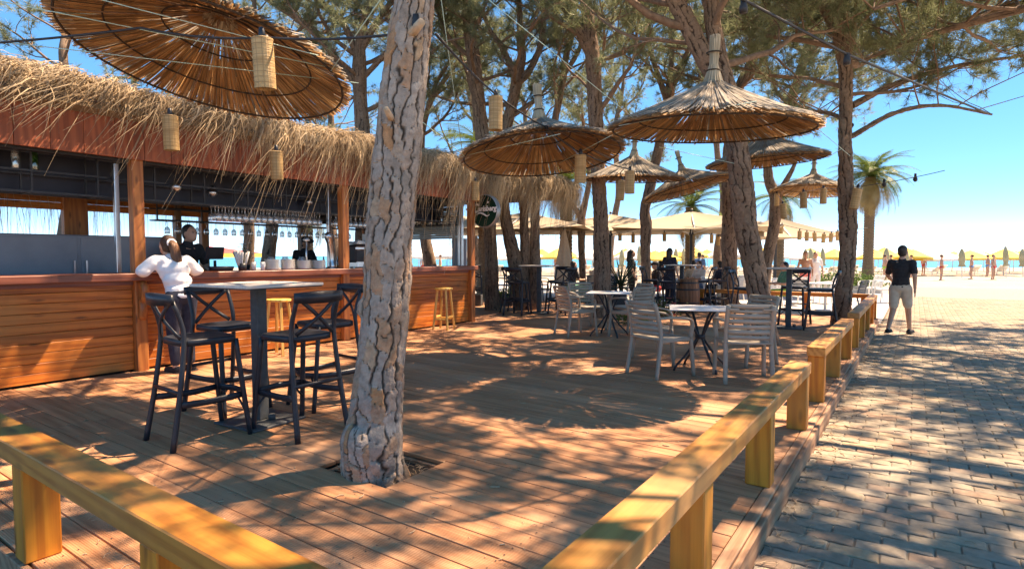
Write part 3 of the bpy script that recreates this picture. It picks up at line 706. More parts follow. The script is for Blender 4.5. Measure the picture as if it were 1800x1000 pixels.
# ------------------------------------------------------------ trees
TREES = {
'main':(
  [ (-2.81,2.54,-0.11,0.204),(-2.83,2.52,0.06,0.179),(-2.82,2.53,0.28,0.165),(-2.79,2.55,0.67,0.149),(-2.76,2.58,1.11,0.144),(-2.73,2.6,1.54,0.141),(-2.69,2.63,2.07,0.134),(-2.64,2.66,2.6,0.124),(-2.6,2.69,2.94,0.114),(-2.55,2.72,3.46,0.103),(-2.5,2.76,4.36,0.086) ],
  [  ]),
'lean':(
  [ (-1.84,9.6,-0.09,0.19),(-1.92,9.54,0.4,0.164),(-2.02,9.47,1.1,0.157),(-2.14,9.39,1.79,0.154),(-2.22,9.34,2.49,0.151),(-2.3,9.28,3.09,0.151),(-2.4,9.21,3.68,0.16),(-2.52,9.13,4.27,0.125),(-2.6,9.07,4.78,0.106),(-2.63,9.05,5.2,0.102),(-2.73,8.98,7.01,0.079) ],
  [ [(-2.38,9.23,3.6,0.125),(-2.53,9.12,4.02,0.129),(-2.69,9.01,4.32,0.13),(-2.89,8.87,4.78,0.131),(-3.08,8.74,5.2,0.124),(-3.41,8.51,5.94,0.097)] ]),
'right':(
  [ (-1.18,13.08,-0.12,0.194),(-1.15,13.1,0.58,0.148),(-1.1,13.14,1.47,0.138),(-1.11,13.14,2.03,0.147),(-1.16,13.1,2.69,0.124),(-1.19,13.08,3.57,0.111),(-1.2,13.07,4.65,0.106),(-1.25,13.04,5.41,0.111),(-1.27,13.02,5.94,0.074),(-1.3,13.0,6.9,0.055),(-1.34,12.97,7.96,0.042) ],
  [ [(-1.23,13.05,5.09,0.12),(-1.34,12.97,5.68,0.13),(-1.52,12.85,6.11,0.131),(-1.7,12.72,6.59,0.113),(-2.04,12.49,7.43,0.086)] ]),
'mid':(
  [ (-5.7,11.75,-0.09,0.196),(-5.71,11.75,0.98,0.166),(-5.74,11.73,1.99,0.154),(-5.77,11.7,2.86,0.148),(-5.83,11.66,3.85,0.149),(-5.86,11.65,4.71,0.149),(-5.9,11.62,5.57,0.155),(-5.97,11.57,6.3,0.131),(-6.03,11.53,6.9,0.119),(-6.14,11.45,8.82,0.083) ],
  [ [(-5.88,11.63,5.63,0.143),(-6.13,11.46,6.24,0.119),(-6.49,11.21,6.9,0.102),(-7.05,10.82,7.86,0.072)] ]),
'sign':(
  [ (-8.76,11.79,-0.11,0.184),(-8.78,11.77,0.93,0.157),(-8.8,11.76,1.79,0.15),(-8.85,11.73,2.64,0.157),(-8.94,11.66,4.05,0.164),(-9.02,11.61,4.89,0.164),(-9.1,11.55,5.87,0.157),(-9.21,11.47,6.97,0.15),(-9.23,11.46,7.66,0.15),(-9.27,11.43,9.97,0.109) ],
  [  ]),
'multi':(
  [ (-8.13,12.25,-0.11,0.246),(-8.18,12.22,0.57,0.232),(-8.33,12.11,1.36,0.178),(-8.49,12.0,2.22,0.137),(-8.56,11.96,3.07,0.123),(-8.53,11.97,3.92,0.123),(-8.45,12.03,4.69,0.13),(-8.31,12.13,5.46,0.123),(-8.25,12.17,5.87,0.123),(-8.16,12.23,6.29,0.089),(-8.19,12.21,6.84,0.082),(-8.23,12.18,7.67,0.062),(-8.31,12.13,8.9,0.048) ],
  [ [(-7.92,12.4,-0.01,0.15),(-7.89,12.42,1.36,0.123),(-7.89,12.42,2.36,0.109),(-7.84,12.45,3.07,0.102),(-7.64,12.59,3.92,0.089),(-7.46,12.71,4.9,0.082),(-7.32,12.81,5.74,0.075),(-7.27,12.85,6.29,0.075),(-7.15,12.93,6.84,0.061),(-7.08,12.98,7.67,0.054),(-7.05,13.0,8.76,0.041)],[(-8.11,12.27,0.35,0.123),(-8.11,12.27,1.5,0.109),(-8.13,12.25,2.5,0.103),(-8.23,12.18,3.35,0.089),(-8.16,12.23,4.2,0.068)],[(-8.28,12.15,5.8,0.089),(-8.43,12.05,6.15,0.075),(-8.6,11.93,6.57,0.062),(-8.81,11.78,6.91,0.048),(-8.95,11.69,7.39,0.034)],[(-8.28,12.15,5.6,0.082),(-8.02,12.33,5.94,0.075),(-7.79,12.49,6.57,0.068),(-7.71,12.54,7.26,0.061),(-7.58,12.63,7.94,0.048)],[(-7.3,12.83,5.87,0.054),(-7.07,12.98,6.29,0.048),(-6.86,13.13,6.84,0.041)] ]),
'thin':(
  [ (-9.39,17.82,-0.11,0.138),(-9.39,17.82,0.58,0.111),(-9.43,17.8,1.75,0.12),(-9.43,17.79,2.62,0.129),(-9.31,17.88,3.3,0.092),(-9.22,17.94,4.07,0.083),(-9.32,17.87,5.22,0.065) ],
  [ [(-9.43,17.79,2.62,0.111),(-9.66,17.64,3.07,0.083),(-9.89,17.48,3.34,0.065),(-10.19,17.27,3.78,0.046)] ]),
'bent':(
  [ (-6.43,16.22,-0.05,0.169),(-6.45,16.21,0.7,0.139),(-6.48,16.19,1.53,0.139),(-6.47,16.2,2.19,0.154),(-6.51,16.17,2.68,0.131),(-6.42,16.23,3.17,0.139),(-6.33,16.29,3.66,0.138),(-6.22,16.37,4.32,0.13),(-6.09,16.46,5.13,0.122),(-6.0,16.52,5.78,0.115),(-5.92,16.58,6.9,0.076),(-5.92,16.58,8.02,0.069),(-5.98,16.54,9.61,0.046) ],
  [ [(-6.0,16.52,5.78,0.092),(-6.24,16.36,6.58,0.069),(-6.44,16.22,7.38,0.062),(-6.53,16.16,8.66,0.054),(-6.75,16.0,9.76,0.039)],[(-5.99,16.53,5.86,0.069),(-5.72,16.72,6.74,0.061),(-5.42,16.92,7.54,0.045),(-5.27,17.03,8.18,0.038)] ]),
'back':(
  [ (-3.95,15.75,-0.1,0.232),(-3.99,15.73,0.92,0.185),(-4.0,15.72,1.66,0.185),(-3.99,15.73,2.39,0.185),(-4.06,15.68,3.27,0.152),(-4.02,15.71,4.29,0.146),(-3.87,15.81,5.6,0.112),(-3.5,16.07,6.53,0.098),(-3.02,16.4,7.37,0.077),(-2.64,16.66,8.59,0.057) ],
  [ [(-3.95,15.75,4.87,0.092),(-4.21,15.58,5.74,0.073),(-4.25,15.55,7.03,0.06),(-4.12,15.63,8.31,0.046)] ]),
'curl':(
  [ (-3.68,18.13,-0.05,0.204),(-3.57,18.21,1.19,0.152),(-3.42,18.31,2.19,0.144),(-3.38,18.34,3.01,0.166),(-3.55,18.22,3.5,0.13),(-3.59,18.19,4.07,0.116),(-3.47,18.28,4.72,0.123),(-3.18,18.47,5.48,0.129),(-2.96,18.63,6.26,0.121),(-2.73,18.78,7.22,0.113),(-2.56,18.9,8.02,0.105),(-2.37,19.03,9.13,0.084) ],
  [ [(-3.38,18.34,3.04,0.108),(-3.2,18.46,3.42,0.079),(-3.02,18.59,3.83,0.057),(-2.85,18.7,4.32,0.035)],[(-2.77,18.76,7.06,0.078),(-2.58,18.89,7.46,0.07),(-2.48,18.96,8.02,0.063),(-2.44,18.99,8.66,0.056)] ]),
'leftb':(
  [ (-10.9,9.48,-0.04,0.215),(-10.89,9.48,2.99,0.177),(-10.89,9.49,4.2,0.17),(-10.93,9.46,5.13,0.157),(-10.93,9.46,5.79,0.164),(-10.9,9.48,6.58,0.088),(-10.72,9.61,7.37,0.076),(-10.54,9.73,8.67,0.057) ],
  [ [(-10.94,9.46,5.39,0.12),(-11.29,9.21,5.82,0.1),(-11.72,8.91,6.56,0.08),(-12.26,8.54,7.03,0.067),(-12.75,8.2,7.41,0.054)],[(-10.97,9.43,5.99,0.082),(-11.22,9.26,6.78,0.069),(-11.71,8.92,7.37,0.056),(-12.14,8.62,7.76,0.043)],[(-10.88,9.49,6.25,0.082),(-10.59,9.7,6.85,0.07),(-10.28,9.91,7.37,0.051)],[(-10.85,9.52,5.59,0.063),(-10.42,9.81,6.12,0.051),(-10.12,10.02,6.58,0.038)] ]),
'slim':(
  [ (-11.39,12.79,0.06,0.204),(-11.59,12.65,0.86,0.18),(-11.75,12.54,1.86,0.164),(-11.84,12.48,3.01,0.133),(-11.83,12.49,4.48,0.102),(-11.77,12.53,5.13,0.086),(-11.6,12.64,5.78,0.07),(-11.26,12.88,6.42,0.063),(-10.98,13.08,6.87,0.047) ],
  [ [(-11.75,12.54,5.29,0.07),(-11.49,12.72,6.26,0.055),(-11.13,12.97,6.98,0.047),(-10.95,13.1,7.7,0.031)] ]),
}
def h01(a, b, s):
    v = np.sin(a * 127.1 + b * 311.7 + s * 74.7) * 43758.5453
    return v - np.floor(v)
def wob_noise(q, v, seed, fr, oct=4):
    """smooth noise, periodic in the angle q"""
    g = np.random.default_rng(int(seed * 7 + fr * 13)); out = np.zeros(q.shape)
    for o in range(oct):
        for _ in range(5):
            k = g.integers(0, 3 + 5 * o); f = fr * 2 ** o * (.5 + g.random()); out += np.sin(k * q + f * v * (1 if g.random() < .5 else -1) + 6.28 * g.random()) / (2.2 * 1.7 ** o)
    return out * .45
def vnoise(i, t, s):
    f = np.floor(t); w = t - f; w = w * w * (3 - 2 * w); return h01(i, f, s) * (1 - w) + h01(i, f + 1, s) * w
def bark_field(q, v, per, su, sv, seed):
    """plates between long wavering fissures: returns distance to the nearest crack, plate id, position in plate"""
    nu = max(int(round(per / su)), 5)
    U = q / (2 * np.pi) * nu + .55 * wob_noise(q, v, seed, 6.) + .13 * wob_noise(q, v, seed + 3, 55., 3)
    c = np.floor(U); f = U - c; c0 = np.mod(c, nu); c1 = np.mod(c + 1, nu)
    s0 = np.clip((vnoise(c0, v / .16, seed + 1.) - .08) * 5, 0, 1); s1 = np.clip((vnoise(c1, v / .16, seed + 1.) - .08) * 5, 0, 1)
    dcol = np.minimum(f + (1 - s0) * .5, 1 - f + (1 - s1) * .5)
    Vv = v / sv * (.75 + .5 * h01(c0, c0 * 0 + 2., seed)) + 7 * h01(c0, c0 * 0 + 5., seed) + (f - .5) * .9 * (h01(c0, c0 * 0 + 8., seed) - .5) + .10 * wob_noise(q, v, seed + 9, 40., 3)
    k = np.floor(Vv); g = Vv - k
    g2 = g + .3 * (h01(c0, k, seed + 4.) - .5)
    sc_ = sv / su
    drow = np.minimum(g, 1 - g) * sc_ * 1.5
    return np.minimum(dcol, drow), h01(c0, k, seed + 6.), g
def trunk_mesh(name, path, nu, nvp, amp, seed, su=.06, sv=.16, bulges=()):
    P = catmull(path, nvp); c = P[:, :3]; r = np.maximum(P[:, 3], .01)
    T = nrm(np.gradient(c, axis=0))
    a = nrm(np.cross(np.cross(T, np.array([1., 0, 0])), T)); b = np.cross(T, a)
    q = 2 * np.pi * np.arange(nu) / nu
    L = np.concatenate([[0], np.cumsum(np.linalg.norm(np.diff(c, axis=0), axis=1))])
    rm = r.mean(); per = 2 * np.pi * rm
    uu, vv_ = np.meshgrid(q * rm, L); qq = np.broadcast_to(q, uu.shape)
    e, idh, gp = bark_field(qq, vv_, per, su, sv, seed)
    sm_ = np.clip((e - .02) / .12, 0, 1)
    low = .035 * np.sin(2 * qq + vv_ * 2.1 + seed) + .03 * np.sin(3 * qq - vv_ * 3.3 + seed * 2) + .02 * np.sin(qq + vv_ * 6.1)
    fine = (h01(np.floor(uu * 160), np.floor(vv_ * 120), seed) - .5) * .12
    fl = wob_noise(qq, vv_, seed + 21, 16., 4); fl2 = wob_noise(qq, vv_, seed + 33, 45., 3)
    D = amp * (sm_ * (.75 + .35 * idh + .2 * (gp - .5) + .30 * np.round(fl * 2.2) / 2.2 + .14 * np.round(fl2 * 1.8) / 1.8) + fine - .5)
    R = r[:, None] * (1 + low) + D * np.clip(r[:, None] / rm, .3, 1.2)
    dirs = a[:, None] * np.cos(q)[None, :, None] + b[:, None] * np.sin(q)[None, :, None]
    for (bz, wz, az, wa, hgt) in bulges:
        ang = np.arctan2(dirs[..., 1], dirs[..., 0]); da = np.angle(np.exp(1j * (ang - az)))
        R = R + hgt * np.exp(-(da / wa) ** 2) * np.exp(-np.abs((c[:, None, 2] - bz) / wz) ** 4)
    VV = c[:, None] + dirs * R[..., None]
    i = np.arange(nvp - 1)[:, None] * nu; j = np.arange(nu)[None]; j2 = (j + 1) % nu
    F = np.stack(np.broadcast_arrays(i + j, i + j2, i + nu + j2, i + nu + j), -1).reshape(-1, 4)
    return np_mesh(name, VV.reshape(-1, 3), F, {'plate': idh.ravel(), 'edge': e.ravel()}, smooth=True)
def rot_about(v, ax, ang):
    c, s = np.cos(ang)[:, None], np.sin(ang)[:, None]
    return v * c + np.cross(ax, v) * s + ax * (ax * v).sum(-1, keepdims=True) * (1 - c)
def grow(r, base, dirs, length, rad, k, up, wob):
    """grow N curved polylines: base (N,3), dirs (N,3)"""
    N = len(base); P = np.zeros((N, k, 3)); P[:, 0] = base; d = nrm(dirs); st = (length / (k - 1))[:, None]
    for i in range(1, k):
        d = nrm(d + np.array([0, 0, up]) + r.normal(size=(N, 3)) * wob); P[:, i] = P[:, i - 1] + d * st
    R = rad[:, None] * np.linspace(1, .35, k)[None]
    return P, R
def pick(P, R, idx, t):
    k = P.shape[1]; f = t * (k - 1); i = np.clip(np.floor(f).astype(int), 0, k - 2); w = (f - i)[:, None]
    p = P[idx, i] * (1 - w) + P[idx, i + 1] * w; d = nrm(P[idx, i + 1] - P[idx, i]); rr = R[idx, i] * (1 - w[:, 0]) + R[idx, i + 1] * w[:, 0]
    return p, d, rr
def needles(r, C, D, m, ln, wd):
    N = len(C); d = nrm(D[:, None] * .75 + nrm(r.normal(size=(N, m, 3)))); l = ln * (.65 + .6 * r.random((N, m, 1)))
    s = nrm(np.cross(d, r.normal(size=(N, m, 3)))) * wd * .5
    c = C[:, None] + r.normal(size=(N, m, 3)) * .012
    VV = np.stack([c - s, c + s, c + d * l], 2).reshape(-1, 3)
    return VV, np.arange(len(VV)).reshape(-1, 3)
def pine(name, label, path, limbs=(), seed=0, top=9., z0=3.6, nb=16, blen=2.6, res=(44, 150), amp=.012, barkm='bark_mid', su=.075, sv=.24, dens=1.0, nsize=1.05, bulges=(), tcol='pine_needle', lbr=6):
    r = np.random.default_rng(seed + 100)
    t = thing(name, label, 'tree', (path[0][0], path[0][1], 0), group='pines round the bar terrace')
    inv = Matrix.Translation((-path[0][0], -path[0][1], 0))
    path = [tuple(p) for p in path]
    l = np.array(path[-1]); pz = np.array(path[-2])
    if l[2] < top:
        dd = nrm((l - pz)[:3]); cur = l[:3].copy(); rr = l[3]; n = max(int((top - l[2]) / .9), 1)
        for i in range(n):
            dd = nrm(dd + np.array([0, 0, .25]) + r.normal(size=3) * .14); cur = cur + dd * .9; path.append((*cur, max(rr * (1 - (i + 1) / (n + .6)), .015)))
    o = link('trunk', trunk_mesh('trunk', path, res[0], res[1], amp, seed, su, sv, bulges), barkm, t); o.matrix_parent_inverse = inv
    LP = []
    for lb in limbs:
        o = link('limb', trunk_mesh('limb', lb, max(res[0] // 2, 14), max(res[1] // 2, 30), amp * .7, seed + 5, su, sv), barkm, t); o.matrix_parent_inverse = inv
        LP.append(catmull(lb, 9))
    tp = catmull(path, 60); zmin = z0; cand = np.where(tp[:, 2] > zmin)[0]
    srcp, srcd, srcr = [], [], []
    for i in range(nb):
        q = cand[int((i + r.random()) / nb * (len(cand) - 1))]; srcp.append(tp[q, :3]); az = i * 2.4 + r.random() * .9; el = .15 + .55 * r.random()
        srcd.append((math.cos(az) * math.cos(el), math.sin(az) * math.cos(el), math.sin(el))); srcr.append(min(.055, tp[q, 3] * .5) * (.6 + .6 * r.random()))
    for lp in LP:
        for q in ([4, 5, 6, 7, 8, 8, 7, 6, 5, 8, 7, 6, 3, 4, 8] * 2)[:lbr]:
            if lp[q, 2] < zmin - .3: continue
            az = r.random() * 6.28; el = .1 + .6 * r.random(); srcp.append(lp[q, :3]); srcd.append((math.cos(az) * math.cos(el), math.sin(az) * math.cos(el), math.sin(el))); srcr.append(lp[q, 3] * .5)
    srcp, srcd, srcr = np.array(srcp), np.array(srcd), np.array(srcr)
    N = len(srcp); hz = np.clip((srcp[:, 2] - zmin) / max(top - zmin, 1), 0, 1)
    P1, R1 = grow(r, srcp, srcd, blen * (1.15 - .6 * hz) * (.7 + .5 * r.random(N)), srcr, 9, .05, .16)
    n2 = 8; idx = np.repeat(np.arange(N), n2); tt = .25 + .75 * r.random(len(idx)); p, d, rr = pick(P1, R1, idx, tt)
    d2 = nrm(d + nrm(r.normal(size=d.shape)) * .9 + np.array([0, 0, .1])); P2, R2 = grow(r, p, d2, blen * .34 * (.55 + .8 * r.random(len(idx))), rr * .55, 6, .06, .2)
    n3 = 5; idx = np.repeat(np.arange(len(P2)), n3); tt = .2 + .8 * r.random(len(idx)); p, d, rr = pick(P2, R2, idx, tt)
    d3 = nrm(d * .7 + nrm(r.normal(size=d.shape)) + np.array([0, 0, .15])); P3, R3 = grow(r, p, d3, blen * .13 * (.6 + .8 * r.random(len(idx))), np.maximum(rr * .5, .003), 4, .12, .18)
    parts = [sweep(P1, np.maximum(R1, .006), 6), sweep(P2, np.maximum(R2, .004), 3), sweep(P3, np.maximum(R3, .0025), 3)]
    vs = np.vstack([a for a, b in parts]); off = np.cumsum([0] + [len(a) for a, b in parts[:-1]]); fs = np.vstack([b + q for (a, b), q in zip(parts, off)])
    o = link('branches', np_mesh('branches', vs, fs, smooth=True), 'limb_bark', t); o.matrix_parent_inverse = inv; tag(o, kind='stuff')
    # needle tufts along the twigs
    nt = max(int(5 * dens), 2); idx = np.repeat(np.arange(len(P3)), nt); tt = .15 + .85 * r.random(len(idx)); C1, D1, _ = pick(P3, R3, idx, tt)
    idx = np.repeat(np.arange(len(P2)), 3); tt = .5 + .5 * r.random(len(idx)); C2, D2, _ = pick(P2, R2, idx, tt)
    vs, fs = needles(r, np.vstack([C1, C2]), np.vstack([D1, D2]), int(12), .16 * nsize, .0080 * nsize)
    o = link('crown', np_mesh('crown', vs, fs), tcol, t); o.matrix_parent_inverse = inv; tag(o, kind='stuff')
    return t
def T(k): return TREES[k]
near = pine('pine_tree', 'big near pine with plated grey bark rising through a hole in the deck', T('main')[0], [[(-2.52, 2.75, 4.1, .07), (-2.5, 3.6, 4.9, .06), (-2.8, 5.0, 5.6, .05), (-3.2, 6.4, 6.1, .03)], [(-2.5, 2.76, 4.4, .07), (-3.3, 3.6, 5.2, .06), (-4.5, 4.8, 5.7, .045), (-5.6, 5.6, 5.9, .035), (-6.7, 6.2, 6.0, .02)]], seed=1, top=10.5, z0=5.2, nb=14, blen=3.4, res=(250, 760), amp=.014, lbr=9, barkm='bark_near', su=.041, sv=.125,  # both limbs added above the view to shade the chairs and bar
            bulges=[(.12, .20, math.radians(-80), .75, .04), (.16, .14, math.radians(-25), .6, .05), (.95, .15, math.radians(170), .5, .03), (1.02, .05, math.radians(-140), .5, .025)])
inv = near.children[0].matrix_parent_inverse
def near_part(m, name, mat): o = m.build(name, mat, near, True); o.matrix_parent_inverse = inv
o = link('cut_stump', trunk_mesh('cut_stump', [(-2.78, 2.45, -.12, .145), (-2.79, 2.425, .05, .14), (-2.80, 2.41, .18, .13), (-2.805, 2.405, .25, .11), (-2.80, 2.42, .285, .07), (-2.795, 2.43, .30, .012)], 90, 120, .014, 31, .05, .12), 'bark_near', near); o.matrix_parent_inverse = inv
near_part(MB().tube([(-2.60, 2.62, 2.68), (-2.50, 2.60, 2.72), (-2.44, 2.59, 2.745)], [.035, .028, .024], 9), 'branch_stub', 'stub_wood')
near_part(MB().tube([(-2.66, 2.56, 2.18), (-2.61, 2.48, 2.2), (-2.585, 2.43, 2.225)], [.026, .02, .016], 9), 'branch_stub', 'stub_wood')
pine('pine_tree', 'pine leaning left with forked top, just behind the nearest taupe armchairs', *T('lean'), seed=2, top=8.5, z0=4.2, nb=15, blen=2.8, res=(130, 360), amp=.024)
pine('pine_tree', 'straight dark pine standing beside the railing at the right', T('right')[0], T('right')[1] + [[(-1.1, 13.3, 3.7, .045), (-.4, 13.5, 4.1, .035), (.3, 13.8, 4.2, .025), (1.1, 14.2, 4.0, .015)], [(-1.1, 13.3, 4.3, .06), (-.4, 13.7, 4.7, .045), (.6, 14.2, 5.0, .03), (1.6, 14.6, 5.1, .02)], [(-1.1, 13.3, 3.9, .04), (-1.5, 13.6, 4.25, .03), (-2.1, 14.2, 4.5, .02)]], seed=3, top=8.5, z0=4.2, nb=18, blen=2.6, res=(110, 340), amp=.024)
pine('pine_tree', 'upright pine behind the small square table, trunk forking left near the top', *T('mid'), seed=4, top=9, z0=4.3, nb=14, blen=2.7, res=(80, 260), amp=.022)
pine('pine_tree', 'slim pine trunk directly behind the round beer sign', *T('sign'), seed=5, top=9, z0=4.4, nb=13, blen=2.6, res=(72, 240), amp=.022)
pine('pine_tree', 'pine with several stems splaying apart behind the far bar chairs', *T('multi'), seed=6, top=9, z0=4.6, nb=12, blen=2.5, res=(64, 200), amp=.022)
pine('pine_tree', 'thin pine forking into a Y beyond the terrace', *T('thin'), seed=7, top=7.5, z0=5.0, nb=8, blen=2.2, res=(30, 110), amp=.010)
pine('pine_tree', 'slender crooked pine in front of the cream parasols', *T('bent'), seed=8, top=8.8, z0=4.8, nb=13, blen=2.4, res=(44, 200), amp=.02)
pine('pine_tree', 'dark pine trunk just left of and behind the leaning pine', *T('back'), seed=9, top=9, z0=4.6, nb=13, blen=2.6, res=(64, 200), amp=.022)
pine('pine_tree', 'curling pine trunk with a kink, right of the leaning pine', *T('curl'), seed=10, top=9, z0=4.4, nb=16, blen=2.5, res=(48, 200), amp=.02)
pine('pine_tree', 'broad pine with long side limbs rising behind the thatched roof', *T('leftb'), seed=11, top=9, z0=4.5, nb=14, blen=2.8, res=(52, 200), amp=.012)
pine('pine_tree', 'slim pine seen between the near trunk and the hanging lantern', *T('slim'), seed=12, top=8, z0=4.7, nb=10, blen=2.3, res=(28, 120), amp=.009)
def bgpine(label, r_, f_, h, seed, rad=.2, nb=12, blen=3.0, z0=4.5, ns=1.2, limbs=(), lbr=6):
    rr = random.Random(seed); x, y, _ = beach(r_, f_); p = []
    lx, ly = rr.uniform(-.06, .06), rr.uniform(-.06, .06)
    for i in range(7):
        z = -.15 + i * (h * .75) / 6; p.append((x + lx * z + .12 * math.sin(z * 1.3 + seed), y + ly * z + .12 * math.cos(z * 1.1 + seed), z, rad * (1 - .09 * i)))
    pine('pine_tree', label, p, limbs, lbr=lbr, seed=seed, top=h, z0=z0, nb=nb, blen=blen, res=(30, 90), amp=.011, nsize=ns, dens=1.0)
BG = [('far pine behind the bar, leftmost of the background pines', -11.5, 15, 9, .2), ('dark pine trunk seen through the bar beside the white flowers', -5.65, 13.8, 8.5, .17),
      ('far pine behind the bar roof, above the left end of the thatch', -8.6, 19, 10, .2), ('far pine behind the bar, left of the broad limbed pine', -6.8, 22, 10.5, .2),
       
      ('far pine beyond the roof, right of the near trunk', -1.6, 25, 11, .2), ('far pine above the middle straw parasol', .9, 27, 11, .19),
      ('far pine in the background above the crooked pine', 4.6, 27, 11.5, .18), ('far pine in the background behind the leaning pine crown', 8.6, 24, 11, .18),
      ('pine placed for shade right of the walkway, trunk unseen, middle one of the row there', 10.34, 6.77, 9, .22), ('unseen pine placed for shade, nearest on the right side of the walkway', 7.54, 2.45, 9, .22), ('unseen pine placed for shade right of the walkway, farthest of the row there', 14.2, 12.1, 9, .22)]  # row rooted out of view, added for the shade on paving and deck
OVER2 = [[(4.75, 11.4, 4.0, .09), (2.6, 11.9, 5.1, .07), (.4, 12.5, 5.2, .05), (-.9, 12.8, 5.0, .02)], [(4.75, 11.4, 4.4, .09), (2.4, 11.0, 5.3, .07), (.6, 10.4, 5.2, .05), (-.6, 10.0, 4.9, .02)], [(4.75, 11.4, 4.7, .09), (3.0, 13.6, 5.8, .07), (1.2, 15.4, 6.3, .05), (-.2, 16.6, 6.4, .02)]]
SHADE_LIMBS = [[(4.8, 6.3, 3.4, .10), (3.4, 6.2, 4.5, .09), (1.6, 6.0, 5.3, .07), (-.2, 5.9, 5.7, .04)], [(4.8, 6.3, 3.8, .10), (3.2, 5.2, 4.9, .08), (1.4, 4.4, 5.6, .06), (.0, 4.2, 5.9, .03)], [(4.8, 6.3, 4.2, .10), (3.2, 7.6, 5.2, .08), (1.4, 8.2, 5.8, .06), (-.2, 8.0, 6.2, .03)], [(4.8, 6.3, 4.6, .10), (3.6, 6.6, 5.8, .08), (2.0, 7.0, 6.6, .06), (.6, 6.9, 7.2, .03)]]  # limbs added out of view to shade the front deck and paving
for i, (lb, r_, f_, h, rd) in enumerate(BG):
    bgpine(lb, r_, f_, h, 40 + i, rd, z0=5.2 if r_ > 5 and i < 10 else 4.4, blen=3.6 if i > 8 else 3.0, nb=16 if i > 8 else 11, ns=1.35 if i > 8 else 1.2, limbs=SHADE_LIMBS if 'nearest on the right' in lb else (OVER2 if 'middle one of the row' in lb else ()), lbr=6 if 'nearest' in lb else 22)

# palms
def palm(label, x, y, h, rad, seed, nf=34, fl=1.9, dry=12):
    r = random.Random(seed); t = thing('palm_tree', label, 'tree', (x, y, GZ))
    prof = []; n = int(h / .13)
    for i in range(n):
        z = h * i / n; k = rad * (1.25 - .35 * min(z / 1.2, 1)); prof += [(k * 1.0, z), (k * 1.09, z + .07), (k * .97, z + .1)]
    MB().lathe(prof, 14).build('trunk', 'palm_trunk', t, True)
    def frond(mb, az, el, L, curl):
        d = V(math.cos(az), math.sin(az), 0); pts = []; p = V(0, 0, h); e = el
        for i in range(9):
            pts.append(p.copy()); p = p + (d * math.cos(e) + V(0, 0, math.sin(e))) * (L / 8); e -= curl
        mb.tube(pts, [.018 - .0018 * i for i in range(9)], 4)
        sd_ = d.cross(V(0, 0, 1))
        for i in range(1, 9):
            for q in range(4):
                u = (i - 1 + q / 4); a = pts[i - 1].lerp(pts[i], q / 4); tg = (pts[i] - pts[i - 1]).normalized(); l = L * .30 * math.sin(math.pi * min(.12 + u / 9.2, .96))
                for sg in (-1, 1):
                    tip = a + (sd_ * sg * .8 + tg * .6 + V(0, 0, -.25 + .1 * r.random())).normalized() * l
                    mb.add([a - tg * .018, a + tg * .018, tip], [(0, 1, 2)])
    for kind, n_, lo, hi, mt in (('frond', nf, -.1, 1.35, 'palm_leaf'), ('dry_frond', dry, -1.1, -.3, 'palm_dry')):
        for i in range(n_):
            mb = MB(); frond(mb, i * 2.4 + r.random() * .4, lo + (hi - lo) * r.random(), fl * (.8 + .3 * r.random()), .14 + .08 * r.random()); mb.build(kind, mt, t)
    return t
palm('tall palm with shaggy crown standing on the beach at the right', -1.95, 34.0, 5.4, .25, 1, nf=60, fl=2.2, dry=34)
palm('palm trunk rising behind the end post of the bar', -11.9, 15.6, 5.0, .26, 2, nf=22)
palm('palm trunk rising behind the closed cream parasol', -10.6, 18.8, 4.2, .25, 3, nf=26)
palm('young palm standing among the cream parasols', -7.2, 22.5, 3.4, .2, 4, nf=24)
palm('palm half hidden behind the curling pine', -4.9, 27.5, 4.0, .22, 5, nf=26)
palm('far palm seen through the bar opening', -19.5, 14.2, 3.2, .2, 6, nf=20, dry=5)

